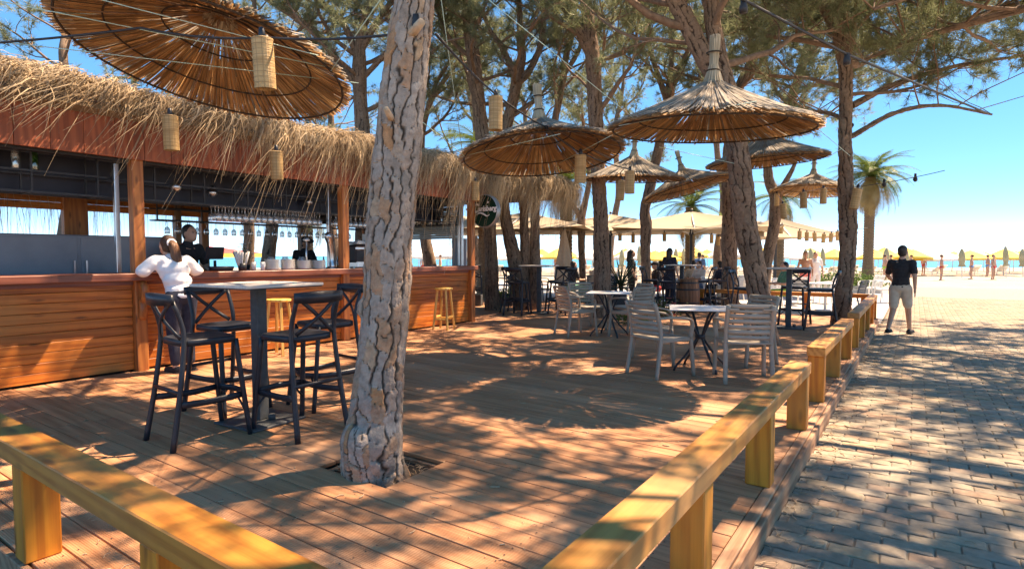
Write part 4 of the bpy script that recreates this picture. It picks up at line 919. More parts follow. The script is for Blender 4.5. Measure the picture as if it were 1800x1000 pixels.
# ------------------------------------------------------------ hanging straw parasols
def straw_parasol_meshes(R, h, seed, n1, wmul=1.0):
    r = np.random.default_rng(seed)
    def layer(N, dz, wd, rmin_choices, rout, jit):
        th = 2 * np.pi * (np.arange(N) + .35 * r.normal(size=N)) / N; r0 = R * r.choice(rmin_choices, N); r1 = R * (rout + jit * r.normal(size=N))
        k = 7; s = np.linspace(0, 1, k)[None]; rr = r0[:, None] + (r1 - r0)[:, None] * s
        z = h * (1 - np.clip(rr / R, 0, 1.05)) ** 1.18 + dz + r.normal(size=(N, 1)) * .010
        tt = th[:, None] + (.05 * r.normal(size=(N, 1))) * s * .35 / (.3 + rr / R)
        P = np.stack([rr * np.cos(tt), rr * np.sin(tt), z], -1); sd_ = np.stack([-np.sin(tt), np.cos(tt), 0 * tt], -1)
        w = (wd * (.6 + .7 * r.random((N, 1)))) * np.clip(rr / R * 1.6, .35, 1)
        A, B_, C_ = P - sd_ * w[..., None], P + np.array([0, 0, .006]), P + sd_ * w[..., None]
        VV = np.stack([A, B_, C_], 2).reshape(N, k * 3, 3); q = []
        for i in range(k - 1):
            for j in range(2): q.append((3 * i + j, 3 * i + j + 1, 3 * i + 3 + j + 1, 3 * i + 3 + j))
        q = np.array(q); return VV.reshape(-1, 3), (q[None] + (np.arange(N) * k * 3)[:, None, None]).reshape(-1, 4)
    a, f = layer(int(n1 * 1.5), .035, .0062 * wmul, [.03, .05, .2, .35, .5, .62], 1.0, .02); top = np_mesh('straw_cover', a, f)
    a, f = layer(n1, .006, .0068 * wmul, [.05, .12, .25, .42, .55], .985, .012); und = np_mesh('reed_lining', a, f)
    # neck bundle
    N = 150; th = 2 * np.pi * r.random(N); k = 5; s = np.linspace(0, 1, k)[None]; rad = .045 + .03 * np.sqrt(r.random((N, 1)))
    rr = rad * (1.9 - 1.35 * np.clip(s * 2.2, 0, 1) + .35 * np.clip(s - .5, 0, 1)); z = h * .80 + (.53 + .05 * r.random((N, 1))) * s
    P = np.stack([rr * np.cos(th[:, None]), rr * np.sin(th[:, None]), z], -1); v, f = sweep(P, np.full((N, k), .0065), 4); neck = np_mesh('neck_bundle', v, f)
    cap = MB().lathe([(.02, h + .02), (.10, h * .93), (.24, h * .765), (.25, h * .75), (.10, h * .90), (.02, h * .97)], 18, closed=True)  # cone added to stop sunlight leaking through the apex into the shadow
    ring = MB()
    for q in (.36, .68, .93):
        pts = [(q * R * math.cos(a_), q * R * math.sin(a_), h * (1 - q) ** 1.18 - .018) for a_ in np.linspace(0, 2 * math.pi, 41)]
        ring.tube(pts, .0075 if q < .9 else .010, 6, cap=False)
    tie = MB()
    for z_, q in ((h * .80 + .22, .068), (h * .80 + .40, .078)):
        tie.tube([(q * math.cos(a_), q * math.sin(a_), z_) for a_ in np.linspace(0, 2 * math.pi, 17)], .008, 5, cap=False)
    ribs = []
    for i in range(8):
        a_ = i * math.pi / 4 + .2; ribs.append(MB().tube([(q * R * math.cos(a_), q * R * math.sin(a_), h * (1 - q) ** 1.18 - .03) for q in (.04, .2, .4, .6, .8, .95)], .0065, 5).mesh('rib'))
    return top, und, neck, ring.mesh('hoop'), tie.mesh('neck_tie'), ribs, cap.mesh('apex_light_stop')
SPM = {}
def straw_parasol(label, c, n, R, key, spin, h=.50):
    if key not in SPM: SPM[key] = straw_parasol_meshes(R, h, len(SPM) + 3, 760 if key == 'big' else 560, 1.05 if key == 'big' else 1.25)
    top, und, neck, ring, tie, ribs, cap = SPM[key]
    t = thing('straw_parasol', label, 'parasol', c, group='straw parasols hung between the pines'); q = Vector(n).to_track_quat('Z', 'Y') @ Euler((0, 0, spin)).to_quaternion()
    t.rotation_euler = q.to_euler()
    tag(link('straw_cover', top, 'straw_top', t), kind='stuff'); tag(link('reed_lining', und, 'straw_under', t), kind='stuff'); nk = tag(link('neck_bundle', neck, 'straw_bundle', t), kind='stuff')
    link('apex_light_stop', cap, 'straw_under', t); link('hoop', ring, 'straw_dark', t); link('neck_tie', tie, 'straw_dark', nk)
    for rb in ribs: link('rib', rb, 'limb_bark', t)
    return t
straw_parasol('large straw parasol seen from below over the tall bar table', (-5.12, 2.77, 3.03), (.005, .211, .978), 1.2, 'big', .3)
straw_parasol('straw parasol hanging in the middle, left of the near armchair table', (-4.08, 6.58, 2.66), (-.112, .053, .992), 1.1, 'mid', 1.1)
straw_parasol('straw parasol above the nearest table with taupe armchairs', (-1.84, 6.37, 2.69), (.051, -.043, .998), 1.1, 'mid', 2.0)
straw_parasol('small-looking straw parasol with tied neck, behind the two hanging lanterns', (-5.02, 11.81, 2.98), (.049, -.044, .998), 1.1, 'mid', .2)
straw_parasol('straw parasol half hidden behind the leaning pine', (-2.38, 11.89, 3.12), (-.05, -.056, .997), 1.1, 'mid', 2.9)
straw_parasol('straw parasol tilted down to the left, left of the leaning pine', (-4.55, 13.97, 2.94), (-.26, -.06, .965), 1.0, 'mid', 4.0)
straw_parasol('farthest straw parasol against the blue sky beside the right pine', (-2.42, 18.16, 3.13), (.031, .077, .997), 1.1, 'mid', 5.0)

# ------------------------------------------------------------ furniture
def joined(root, name, mats=None):
    """flatten a thing into one mesh with its materials (for far copies that show no parts)"""
    vs, fs, mi, ml = [], [], [], []
    for ch in root.children:
        b = len(vs); me = ch.data; Mx = ch.matrix_basis
        vs += [tuple(Mx @ v.co) for v in me.vertices]
        mt = me.materials[0]
        if mt not in ml: ml.append(mt)
        for p in me.polygons: fs.append(tuple(i + b for i in p.vertices)); mi.append(ml.index(mt))
    m = bpy.data.meshes.new(name); m.from_pydata(vs, [], fs)
    for x in ml: m.materials.append(x)
    m.polygons.foreach_set('material_index', mi); m.update(); return m
def arc3(a, b, bulge, k=7):
    a, b, bulge = Vector(a), Vector(b), Vector(bulge); return [a.lerp(b, i / (k - 1)) + bulge * math.sin(math.pi * i / (k - 1)) for i in range(k)]
def bar_chair(label):
    t = thing('bar_chair', label, 'chair'); mt = 'black_plastic'
    for s in (-1, 1):
        back = catmull([(.232 * s, -.30, 0), (.212 * s, -.235, .40), (.197 * s, -.195, .74), (.192 * s, -.205, .88), (.188 * s, -.262, 1.05)], 16)
        MB().tube(back.tolist(), [.0205 - .0003 * i for i in range(16)], 8, flat=(1.1, .95)).build('leg', mt, t, True)
        fr = catmull([(.225 * s, .255, 0), (.208 * s, .215, .36), (.19 * s, .175, .74)], 10)
        MB().tube(fr.tolist(), [.0195] * 10, 8, flat=(1.1, .95)).build('leg', mt, t, True)
        MB().tube([Vector(p) for p in arc3((.205 * s, .218, .315), (.215 * s, -.248, .315), (-.012 * s, 0, -.012))], .03, 8, flat=(.85, .32)).build('side_stretcher', mt, t, True)
        MB().tube(arc3((.207 * s, .222, .20), (.10 * s, .255 - .05, .30), (-.022 * s, 0, .028), 6), .009, 6).build('bracket', mt, t, True)
        MB().tube(arc3((.165 * s, -.205, .775), (-.168 * s, -.258, 1.045), (0, -.028 + .006 * s, 0)), .0185, 6, flat=(.95, .40), up=(1, 0, 1 * s)).build('cross_brace', mt, t, True)
    MB().tube(arc3((.207, .218, .315), (-.207, .218, .315), (0, .05, 0), 9), .03, 8, flat=(.85, .34)).build('footrest', mt, t, True)
    MB().tube(arc3((.213, -.245, .40), (-.213, -.245, .40), (0, 0, 0), 3), .018, 6, flat=(.9, .5)).build('back_stretcher', mt, t, True)
    cr = MB(); k = 11; prof = []
    for i in range(k):
        u = -1 + 2 * i / (k - 1); x = .215 * u; y = -.268 - .045 * (1 - u * u); hh = .036 + .010 * (1 - u * u)
        prof.append([(x, y - .012, 1.055 - hh), (x, y + .012, 1.055 - hh + .004), (x, y + .008, 1.055 + hh), (x, y - .014, 1.055 + hh - .003)])
    vs = [p for q in prof for p in q]; fs = [(4 * i + j, 4 * i + (j + 1) % 4, 4 * i + 4 + (j + 1) % 4, 4 * i + 4 + j) for i in range(k - 1) for j in range(4)] + [(3, 2, 1, 0), tuple(4 * (k - 1) + j for j in range(4))]
    cr.add(vs, fs); cr.build('top_rail', mt, t, True)
    # dished seat with rounded outline
    st = MB(); n = 28; rings = []
    for (sc_, z) in ((.0, .752), (.5, .754), (.86, .764), (.97, .766), (1.0, .755), (1.0, .722), (.94, .716), (0, .716)):
        ring = []
        for j in range(n):
            a = 2 * math.pi * j / n; c, s = math.cos(a), math.sin(a); e = 2 / 4.5
            x = .212 * math.copysign(abs(c) ** e, c); y = .207 * math.copysign(abs(s) ** e, s); x *= 1 + .06 * (y / .207); ring.append((x * sc_, y * sc_ - .005, z))
        rings.append(ring)
    st.add([p for q in rings for p in q], [(i * n + j, i * n + (j + 1) % n, (i + 1) * n + (j + 1) % n, (i + 1) * n + j) for i in range(len(rings) - 1) for j in range(n)])
    st.build('seat', mt, t, True)
    return t
def armchair(label, mt='taupe_plastic'):
    t = thing('armchair', label, 'chair')
    for s in (-1, 1):
        bk = catmull([(.238 * s, -.285, 0), (.232 * s, -.245, .25), (.228 * s, -.215, .45), (.226 * s, -.245, .65), (.222 * s, -.315, .845)], 14)
        MB().tube(bk.tolist(), [.021] * 14, 6, flat=(1.25, .95)).build('leg', mt, t, True)
        fr = catmull([(.268 * s, .265, 0), (.262 * s, .245, .22), (.255 * s, .225, .44)], 8)
        MB().tube(fr.tolist(), [.021] * 8, 6, flat=(1.2, 1.0)).build('leg', mt, t, True)
        am = catmull([(.232 * s, -.255, .672), (.265 * s, -.12, .678), (.282 * s, .06, .668), (.283 * s, .175, .648), (.276 * s, .225, .60), (.262 * s, .228, .50), (.256 * s, .215, .43)], 18)
        MB().tube(am.tolist(), [.021] * 9 + [.020] * 9, 8, flat=(.75, 1.35), up=(0, 0, 1)).build('arm', mt, t, True)
    zs = [.475, .533, .591, .649, .707]
    def slat(z, hh):
        m = MB(); k = 9; vs = []
        for i in range(k):
            u = -1 + 2 * i / (k - 1)
            def yy(zz): return -.213 - .27 * max(zz - .45, 0) ** 1.3 * 1.0 - .03 * (1 - u * u)
            x = .218 * u
            vs += [(x, yy(z) - .010, z), (x, yy(z) + .010, z), (x, yy(z + hh) + .009, z + hh), (x, yy(z + hh) - .009, z + hh)]
        m.add(vs, [(4 * i + j, 4 * i + (j + 1) % 4, 4 * i + 4 + (j + 1) % 4, 4 * i + 4 + j) for i in range(k - 1) for j in range(4)] + [(3, 2, 1, 0), tuple(4 * (k - 1) + j for j in range(4))])
        return m
    for z in zs: slat(z, .045).build('slat', mt, t, True)
    slat(.765, .03).build('slat', mt, t, True); slat(.812, .044).build('top_rail', mt, t, True)
    for u in (-1, 1): MB().box((.165 * u, -.318, .803), (.10, .016, .022), ch=.004).build('top_spacer', mt, t)
    st = MB(); k = 9; n = 9; g = []
    for j in range(n):
        for i in range(k):
            u = -1 + 2 * i / (k - 1); w = -1 + 2 * j / (n - 1); x = (.245 if w > 0 else .232) * u; y = .235 * w + .01 * (1 - u * u) * w
            z = .452 - .014 * math.cos(u * 1.5) * math.cos(w * 1.2) - (.02 * max(w - .7, 0) / .3)
            g.append((x, y, z))
    fs = [(j * k + i, j * k + i + 1, (j + 1) * k + i + 1, (j + 1) * k + i) for j in range(n - 1) for i in range(k - 1)]
    st.add(g, fs); st.add([(x, y, z - .022) for x, y, z in g], [tuple(reversed(f)) for f in fs])
    rim = [i for i in range(k)] + [j * k + k - 1 for j in range(1, n)] + [(n - 1) * k + i for i in range(k - 2, -1, -1)] + [j * k for j in range(n - 2, 0, -1)]
    b = len(st.v) - 2 * k * n; st.f += [(rim[(i + 1) % len(rim)], rim[i], rim[i] + k * n, rim[(i + 1) % len(rim)] + k * n) for i in range(len(rim))]
    st.build('seat', mt, t, True)
    MB().tube(arc3((-.25, .225, .415), (.25, .225, .415), (0, .012, 0), 5), .021, 6, flat=(1.1, .8)).build('apron', mt, t, True)
    for s in (-1, 1): MB().beam((.245 * s, .22, .42), (.228 * s, -.21, .42), .03, .04, ch=.006).build('apron', mt, t)
    return t
def square_table(label):
    t = thing('square_table', label, 'table')
    MB().box((0, 0, .738), (.72, .72, .012), ch=.002).build('table_top', 'white_top', t); MB().box((0, 0, .7295), (.714, .714, .005)).build('top_edge', 'black_paint', t)
    for i in range(4):
        a = i * math.pi / 2 + .5; c, s = math.cos(a), math.sin(a)
        pts = catmull([(.24, 0, .727), (.17, 0, .66), (.085, 0, .50), (.042, 0, .40), (.075, 0, .33), (.20, 0, .17), (.315, 0, .06), (.345, 0, 0)], 18)
        MB().tube([(p[0] * c, p[0] * s, p[2]) for p in pts], [.014] * 18, 8, flat=(1, 1.15)).build('leg', 'black_metal', t, True)
    MB().lathe([(.05, .37), (.06, .375), (.06, .415), (.05, .42)], 14).build('collar', 'black_metal', t, True)
    return t
def bar_table(label):
    t = thing('bar_table', label, 'table')
    MB().box((0, 0, 1.128), (.72, .72, .022), ch=.003).build('table_top', 'wood_top', t); MB().box((0, 0, 1.112), (.70, .70, .009)).build('top_edge', 'black_paint', t)
    MB().box((0, 0, .565), (.092, .092, 1.08), ch=.006).build('column', 'slate_metal', t)
    MB().box((0, 0, .0135), (.50, .50, .02), ch=.004).build('base_plate', 'slate_metal', t)
    MB().lathe([(.028, .024), (.03, .06), (.022, .07)], 12, (.10, .03, 0)).build('base_knob', 'slate_metal', t, True)
    return t
def wood_stool(label):
    t = thing('bar_stool', label, 'stool')
    MB().lathe([(0, .735), (.155, .735), (.165, .742), (.165, .762), (.155, .77), (0, .768)], 24).build('seat', 'stool_wood', t)
    for i in range(4):
        a = i * math.pi / 2 + math.pi / 4; c, s = math.cos(a), math.sin(a)
        MB().beam((.12 * c, .12 * s, .74), (.205 * c, .205 * s, 0), .036, .036, ch=.005).build('leg', 'stool_wood', t)
    for i in range(4):
        z = .24 if i % 2 else .20; a0 = i * math.pi / 2 + math.pi / 4; a1 = a0 + math.pi / 2; q = .205 - .085 * z / .74
        MB().beam((q * math.cos(a0), q * math.sin(a0), z), (q * math.cos(a1), q * math.sin(a1), z), .024, .034, ch=.004).build('stretcher', 'stool_wood', t)
    return t
def put(o, x, y, rz, z=0):
    o.location = (x, y, z); o.rotation_euler = (0, 0, rz); return o
def clone(proto, label, x, y, rz, z=0, group=None):
    c = copy_tree(proto); c['label'] = label
    if group: c['group'] = group
    return put(c, x, y, rz, z)
PI = math.pi
# near tall table with four cross-back chairs
G = 'black cross-back bar chairs'
bc = bar_chair('black cross-back bar chair at the left front of the near tall table'); bc['group'] = G
put(bc, -4.40, 2.24, -.06)
clone(bc, 'black cross-back bar chair at the near tall table, closest to the big pine trunk', -3.95, 2.76, PI / 2 + .03)
clone(bc, 'black cross-back bar chair behind the near tall table, nearest the woman', -4.98, 2.78, -PI / 2 + .1)
clone(bc, 'black cross-back bar chair at the near tall table, partly hidden behind the big pine', -4.44, 3.40, PI - .12)
bt = put(bar_table('tall square bar table on a dark steel column, near left'), -4.40, 2.72, .08)
# farther tall tables
clone(bt, 'dark tall bar table by the many-stemmed pine', -7.35, 11.75, .1)
for lb, x, y, a in (('black bar chair left of the tall table by the many-stemmed pine, seen from the side', -7.9, 11.55, -PI / 2 + .2), ('black bar chair, back to us, at the tall table by the many-stemmed pine', -7.55, 11.15, .15),
                    ('black bar chair beyond the tall table by the many-stemmed pine', -7.2, 12.4, PI), ('black bar chair at the right of the tall table by the many-stemmed pine', -6.8, 11.9, PI / 2 - .2)): clone(bc, lb, x, y, a)
clone(bt, 'tall bar table standing behind the leaning pine', -1.95, 12.0, .05)
for lb, x, y, a in (('black bar chair seen side-on at the right of the leaning pine', -1.42, 12.0, PI / 2 + .1), ('black bar chair left of the leaning pine, seen side-on', -2.62, 11.6, -PI / 2), ('black bar chair beyond the tall table behind the leaning pine', -1.95, 12.65, PI - .1)): clone(bc, lb, x, y, a)
for lb, x, y, a in (('black bar chair in front of the wooden barrel', -4.82, 13.55, .05), ('black bar chair left of the wooden barrel', -5.45, 14.1, -PI / 2 + .1), ('black bar chair right of the wooden barrel', -4.25, 14.3, PI / 2), ('black bar chair behind the wooden barrel, farther right', -4.05, 14.75, PI / 2 + .6)): clone(bc, lb, x, y, a)
clone(bt, 'tall bar table behind the wooden barrel', -4.85, 14.55, 0)
clone(bc, 'black bar chair far back beside the palm at the end of the bar', -11.0, 13.9, .6)
# armchairs and square tables
ac = armchair('taupe plastic armchair at the left front of the nearest square table'); ac['group'] = 'taupe slatted armchairs'; put(ac, -2.40, 6.46, -.42)
clone(ac, 'taupe plastic armchair at the right front of the nearest square table, back to the camera', -1.52, 6.66, .42)
clone(ac, 'taupe plastic armchair behind the nearest square table, on the left', -2.75, 7.15, -1.25)
clone(ac, 'taupe plastic armchair behind the nearest square table, against the leaning pine', -1.75, 7.75, PI - .55)
put(square_table('white-topped square table with curved black legs, nearest the camera'), -2.10, 7.0, .35)
clone([o for o in COL.objects if o.name == 'square_table'][0], 'white-topped square table farther back, in front of the upright pine', -4.28, 9.1, .35)
clone(ac, 'taupe plastic armchair at the left front of the farther square table', -4.78, 8.82, -.55)
clone(ac, 'taupe plastic armchair at the right front of the farther square table', -3.88, 9.12, 1.15)
clone(ac, 'taupe plastic armchair behind the farther square table, on the left', -5.05, 9.75, -2.2)
clone(ac, 'taupe plastic armchair behind the farther square table, on the right', -4.25, 9.95, 2.6)
ws = put(wood_stool('light wooden bar stool in front of the bar, right of the big pine'), -7.16, 8.12, .25)
clone(ws, 'light wooden bar stool at the bar, behind the near tall table', -7.2, 4.75, .4)
# far chairs: one mesh each
jm = {}
for nm, mt in (('white', 'white_plastic'), ('navy', 'navy_plastic'), ('taupe', 'taupe_plastic')):
    p = armchair('x', mt); jm[nm] = joined(p, nm + '_armchair')
    for ch in list(p.children): bpy.data.objects.remove(ch)
    bpy.data.objects.remove(p)
def far_chair(kind, label, x, y, a, z=0):
    o = link('armchair', jm[kind], None, None, (x, y, z), a); return tag(o, label, 'chair', 'far terrace armchairs')
far_chair('navy', 'dark navy slatted armchair beyond the far rail, left of the right-hand pine', -2.6, 17.3, .15, GZ + .004)
far_chair('navy', 'dark navy slatted armchair beyond the far rail, just right of the right-hand pine', -1.35, 17.6, 1.3, GZ + .004)
far_chair('white', 'white armchair beside the tall beach palm', -1.2, 22.5, 1.0, GZ + .004)
far_chair('white', 'white armchair at the far right beside the walkway', -.75, 22.0, 2.0, GZ + .004)
far_chair('navy', 'dark armchair beyond the slim pine behind the beer sign', -10.6, 15.6, .4, GZ + .004)
far_chair('navy', 'second dark armchair beyond the slim pine, to its right', -9.9, 15.9, -.5, GZ + .004)
far_chair('navy', 'dark armchair beside the upright pine, behind the farther square table', -6.6, 13.7, .9)
far_chair('taupe', 'pale armchair tucked behind the farther dark tall table', -7.0, 14.2, .2)
rr = random.Random(4)
spots = [(-9.2, 17.6), (-8.5, 17.3), (-7.9, 18.0), (-9.0, 19.0), (-7.3, 18.9), (-6.8, 17.9), (-6.1, 18.5), (-5.7, 19.6), (-5.1, 18.2), (-5.0, 20.2), (-4.3, 19.0), (-3.9, 20.4), (-3.5, 18.3), (-3.0, 19.4), (-2.3, 20.6), (-11.5, 18.4), (-12.3, 17.2), (-13.0, 19.2)]
for x, y in spots: far_chair('white', 'white armchair among the crowded far tables under the cream parasols', x, y, rr.uniform(0, 6.28), GZ + .004)
# white tables under the parasols
def far_table(label, x, y):
    m = MB().box((0, 0, .73), (.8, .8, .03), ch=.004).box((0, 0, .36), (.07, .07, .70)).box((0, 0, .015), (.45, .45, .02)); o = m.build('cafe_table', 'white_top', None, False, (x, y, GZ + .004), .2); tag(o, label, 'table', 'far cafe tables')
for x, y in ((-8.7, 18.2), (-6.6, 18.3), (-5.4, 19.0), (-3.6, 19.3), (-2.0, 17.9), (-12.0, 18.2)): far_table('white cafe table among the far seats under the cream parasols', x, y)

# wooden barrel
b = thing('barrel', 'wooden barrel used as a table base beside the far rail', 'barrel', (-4.5, 13.95, 0))
for i in range(20):
    a = i * 2 * PI / 20; m = MB(); w = .046
    pr = [(.235, 0), (.268, .2), (.28, .40), (.268, .6), (.235, .80)]
    vs = []
    for q, z in pr:
        for dq in (0, -.02):
            for sg in (-1, 1): vs.append(((q + dq) * math.cos(a) - sg * w * q / .28 * math.sin(a) * .93, (q + dq) * math.sin(a) + sg * w * q / .28 * math.cos(a) * .93, z))
    fs = []
    for k_ in range(4):
        e = 4 * k_; fs += [(e, e + 1, e + 5, e + 4), (e + 1, e + 3, e + 7, e + 5), (e + 3, e + 2, e + 6, e + 7), (e + 2, e, e + 4, e + 6)]
    m.add(vs, fs + [(0, 2, 3, 1), (16, 17, 19, 18)]).build('stave', 'barrel_wood', b)
for z, q in ((.08, .251), (.24, .277), (.56, .277), (.72, .251)): MB().lathe([(q, z - .02), (q + .005, z - .02), (q + .005, z + .02), (q, z + .02)], 28, closed=True).build('hoop', 'black_metal', b)
MB().lathe([(0, .775), (.235, .775), (.235, .79), (0, .79)], 24).build('barrel_head', 'barrel_wood', b)

# ------------------------------------------------------------ lanterns, cables, strings
def lantern_mesh():
    m = MB(); m.lathe([(.068, 0), (.070, 0), (.070, .33), (.062, .335), (.058, .33), (.066, .32)], 22, closed=True); return m.mesh('shade')
lmesh = lantern_mesh()
hoop_m = MB().lathe([(.0695, .318), (.0715, .318), (.0715, .33), (.0695, .33)], 22, closed=True).mesh('band')
sock_m = MB().lathe([(.0, .31), (.02, .31), (.024, .36), (.018, .40), (.0, .41)], 10).mesh('socket', True)
def lantern(label, p, s=1.0, tilt=(0, 0), group='bamboo lanterns'):
    t = thing('bamboo_lantern', label, 'lantern', (p[0], p[1], p[2] - .165 * s), random.random() * 6, group)
    t.rotation_euler = (tilt[0], tilt[1], random.random() * 6); t.scale = (s, s, s)
    sh_ = link('shade', lmesh, 'bamboo', t); link('band', hoop_m, 'bamboo', sh_); link('socket', sock_m, 'black_plastic', t); return t
lantern('large bamboo lantern hanging before the biggest straw parasol', (-3.71, 2.38, 2.67), 1.0, (.05, .07))
lantern('bamboo lantern hanging between the big pine and the middle straw parasol', (-3.6, 4.9, 2.82), 1.02, (.01, -.01))
lantern('bamboo lantern below the right rim of the middle straw parasol', (-3.44, 6.45, 2.43), 1.02, (.03, .08))
lantern('greyish bamboo lantern half under the thatch at the far left', (-6.95, 3.28, 2.74), 1.15, (.02, .03))
lantern('bamboo lantern tangled in the thatch above the bar glasses', (-6.98, 4.62, 2.55), 1.1, (.03, -.05))
lantern('bamboo lantern under the thatch at the bar end by the sign', (-7.1, 9.0, 2.62), 1.1)
lantern('bamboo lantern, left one of the pair before the small-looking straw parasol', (-4.21, 9.33, 2.48), 1.0, (0, .12))
lantern('bamboo lantern, right one of the pair before the small-looking straw parasol', (-3.91, 9.06, 2.57), 1.1)
lantern('dark lantern left of two under the farthest straw parasol', (-2.09, 14.46, 2.6), 1.05, (.02, .03)); lantern('dark lantern right of two under the farthest straw parasol', (-1.8, 15.27, 2.74), 1.05, (0, .03))
lantern('dark tilted lantern hanging beside the curling pine', (-2.45, 14.2, 2.36), .95, (.05, .12)); lantern('dark lantern against the curling pine trunk', (-3.3, 18.0, 2.95), 1.0)
lantern('bamboo lantern tied to the right-hand pine trunk', (-1.0, 12.88, 2.45), 1.15, (0, .16))
for i, (x, y, z) in enumerate([(-3.64, 20.67, 2.23), (-3.14, 21.0, 2.03), (-2.94, 21.14, 1.99), (-2.72, 21.29, 1.97), (-2.5, 21.44, 1.93), (-2.3, 21.58, 1.95), (-2.11, 21.72, 2.01)]):
    lantern('dark lantern in the far row over the sea, number %s from the left' % ('one two three four five six seven'.split()[i]), (x, y, z), .88, (0, .08), 'lanterns in the far row')
for i, (x, y, z) in enumerate([(-8.79, 19.53, 2.06), (-8.4, 19.8, 1.99), (-7.47, 20.44, 2.04), (-6.93, 20.82, 2.16), (-6.07, 21.41, 1.97), (-5.88, 21.53, 1.89)]):
    lantern('small lantern below the edge of the cream parasols, number %s from the left' % ('one two three four five six'.split()[i]), (x, y, z), .95, (0, .02), 'lanterns below the cream parasols')
def cable(name, label, pts, r, mat, sag=0., k=10, cat='cable', sockets=()):
    pts = [Vector(p) for p in pts]; out = []
    for a, b_ in zip(pts[:-1], pts[1:]):
        for i in range(k): u = i / k; out.append(a.lerp(b_, u) + V(0, 0, -sag * 4 * u * (1 - u)))
    out.append(pts[-1]); t = thing(name, label, cat, pts[0]); o = MB().tube(out, r, 5).build('line', mat, t, True); o.matrix_parent_inverse = Matrix.Translation(-pts[0])
    for s_ in sockets:
        o = MB().lathe([(0, .03), (.018, .03), (.02, 0), (.026, -.02), (.026, -.055), (.0, -.055)], 10, s_).build('bulb_socket', 'rope_black', t, True); o.matrix_parent_inverse = Matrix.Translation(-pts[0])
    return t
cable('light_cable', 'black cable running from the left edge past the big lantern to the near pine', [(-6.9, 1.0, 3.02), (-4.64, 2.0, 3.0), (-3.72, 2.4, 2.86), (-2.58, 2.77, 2.78)], .009, 'rope_black', .03, sockets=[(-2.50, 2.60, 2.77), (-3.71, 2.39, 2.84)])
cable('light_cable', 'black cable from the near pine down past the lanterns to the middle straw parasol', [(-2.52, 2.80, 2.75), (-3.6, 4.9, 3.02), (-3.53, 5.8, 2.83), (-3.44, 6.46, 2.63), (-3.9, 9.08, 2.78)], .010, 'rope_black', .02, sockets=[(-3.53, 5.8, 2.83)])
cable('light_cable', 'black cable with empty sockets crossing the top right corner', [(-2.45, 2.75, 3.25), (-.97, 3.81, 2.97), (-.47, 5.13, 2.88), (.6, 8.2, 2.9)], .010, 'rope_black', .0, sockets=[(-.94, 3.93, 2.95), (-.47, 5.13, 2.86)])
cable('light_cable', 'thin cable carrying the far row of dark lanterns', [(-3.75, 20.4, 2.43), (-3.1, 21.0, 2.24), (-2.5, 21.44, 2.12), (-2.0, 21.9, 2.2), (-1.3, 22.6, 2.3)], .008, 'rope_black', .01)
cable('light_cable', 'thin cable between the pines carrying lanterns under the farthest straw parasol', [(-3.3, 18, 3.15), (-2.45, 14.2, 2.56), (-2.09, 14.46, 2.81), (-1.8, 15.27, 2.95), (-1.15, 13.3, 2.7), (.4, 13.6, 2.95)], .007, 'rope_black', .03)
cable('light_cable', 'thin cable along the cream parasols carrying small lanterns', [(-10, 18.8, 2.4), (-8.79, 19.53, 2.25), (-7.47, 20.44, 2.23), (-6.93, 20.82, 2.35), (-5.88, 21.53, 2.1), (-4.6, 22.4, 2.4)], .006, 'rope_black', .03)
GS = [((-6.2, .9, 3.0), (-4.35, 3.75, 2.98), 'from the left edge below the biggest straw parasol'), ((-5.9, 1.2, 3.3), (-4.1, 3.3, 2.95), 'across the underside of the biggest straw parasol'),
      ((-4.9, 1.7, 3.2), (-3.95, 3.0, 2.95), 'across the top of the biggest straw parasol'), ((-4.05, 3.2, 2.9), (-2.75, 2.6, 3.0), 'from the biggest straw parasol to the near pine'),
      ((-4.2, 3.8, 2.7), (-2.78, 2.62, 2.35), 'low, from the thatch edge to the near pine'), ((-2.7, 2.7, 2.3), (-4.95, 6.1, 2.66), 'from the near pine to the middle straw parasol'),
      ((-4.4, 7.5, 2.7), (-2.85, 6.1, 2.72), 'between the middle and the nearest-table straw parasols'), ((-3.0, 3.2, 3.6), (-2.3, 5.4, 2.7), 'steeply from the top down to the nearest-table straw parasol'),
      ((-2.7, 2.9, 3.8), (-4.7, 5.7, 2.64), 'steeply from the near pine top to the middle straw parasol'), ((-.9, 6.8, 2.7), (-1.1, 13.2, 3.3), 'from the nearest-table straw parasol to the right-hand pine'),
      ((-2.6, 6.9, 2.68), (-2.25, 9.35, 2.75), 'from the nearest-table straw parasol to the leaning pine'), ((-1.35, 11.9, 3.12), (-1.2, 13.2, 3.5), 'from the half-hidden straw parasol to the right-hand pine'),
      ((-2.5, 5.5, 2.67), (-1.2, 5.55, 2.73), 'stretched across the front rim of the nearest-table straw parasol'), ((-4.9, 5.85, 2.63), (-3.35, 5.8, 2.74), 'stretched across the front rim of the middle straw parasol'),
      ((-6.0, 11.9, 3.0), (-5.83, 12.0, 3.6), 'from the small-looking straw parasol up the upright pine'), ((-1.35, 18.3, 3.1), (-1.1, 13.4, 2.9), 'from the farthest straw parasol to the right-hand pine')]
for a, b_, w in GS: cable('guy_string', 'pale green string ' + w, [a, b_], .0038 if a[1] < 8 else .006, 'rope_green', .0, 2, 'string')
# hanging bulbs on the right
for i, (x, y, z) in enumerate([(-.55, 13.6, 2.86), (-.05, 13.6, 2.93)]):
    tag(MB().lathe([(0, .06), (.02, .06), (.022, .0), (.035, -.03), (.04, -.06), (.02, -.095), (0, -.1)], 10, (x, y, z - .06)).build('light_bulb', 'rope_black', None, True), ('dark bulb hanging just right of the right-hand pine', 'dark bulb hanging farther right near the palm crown')[i], 'bulb')

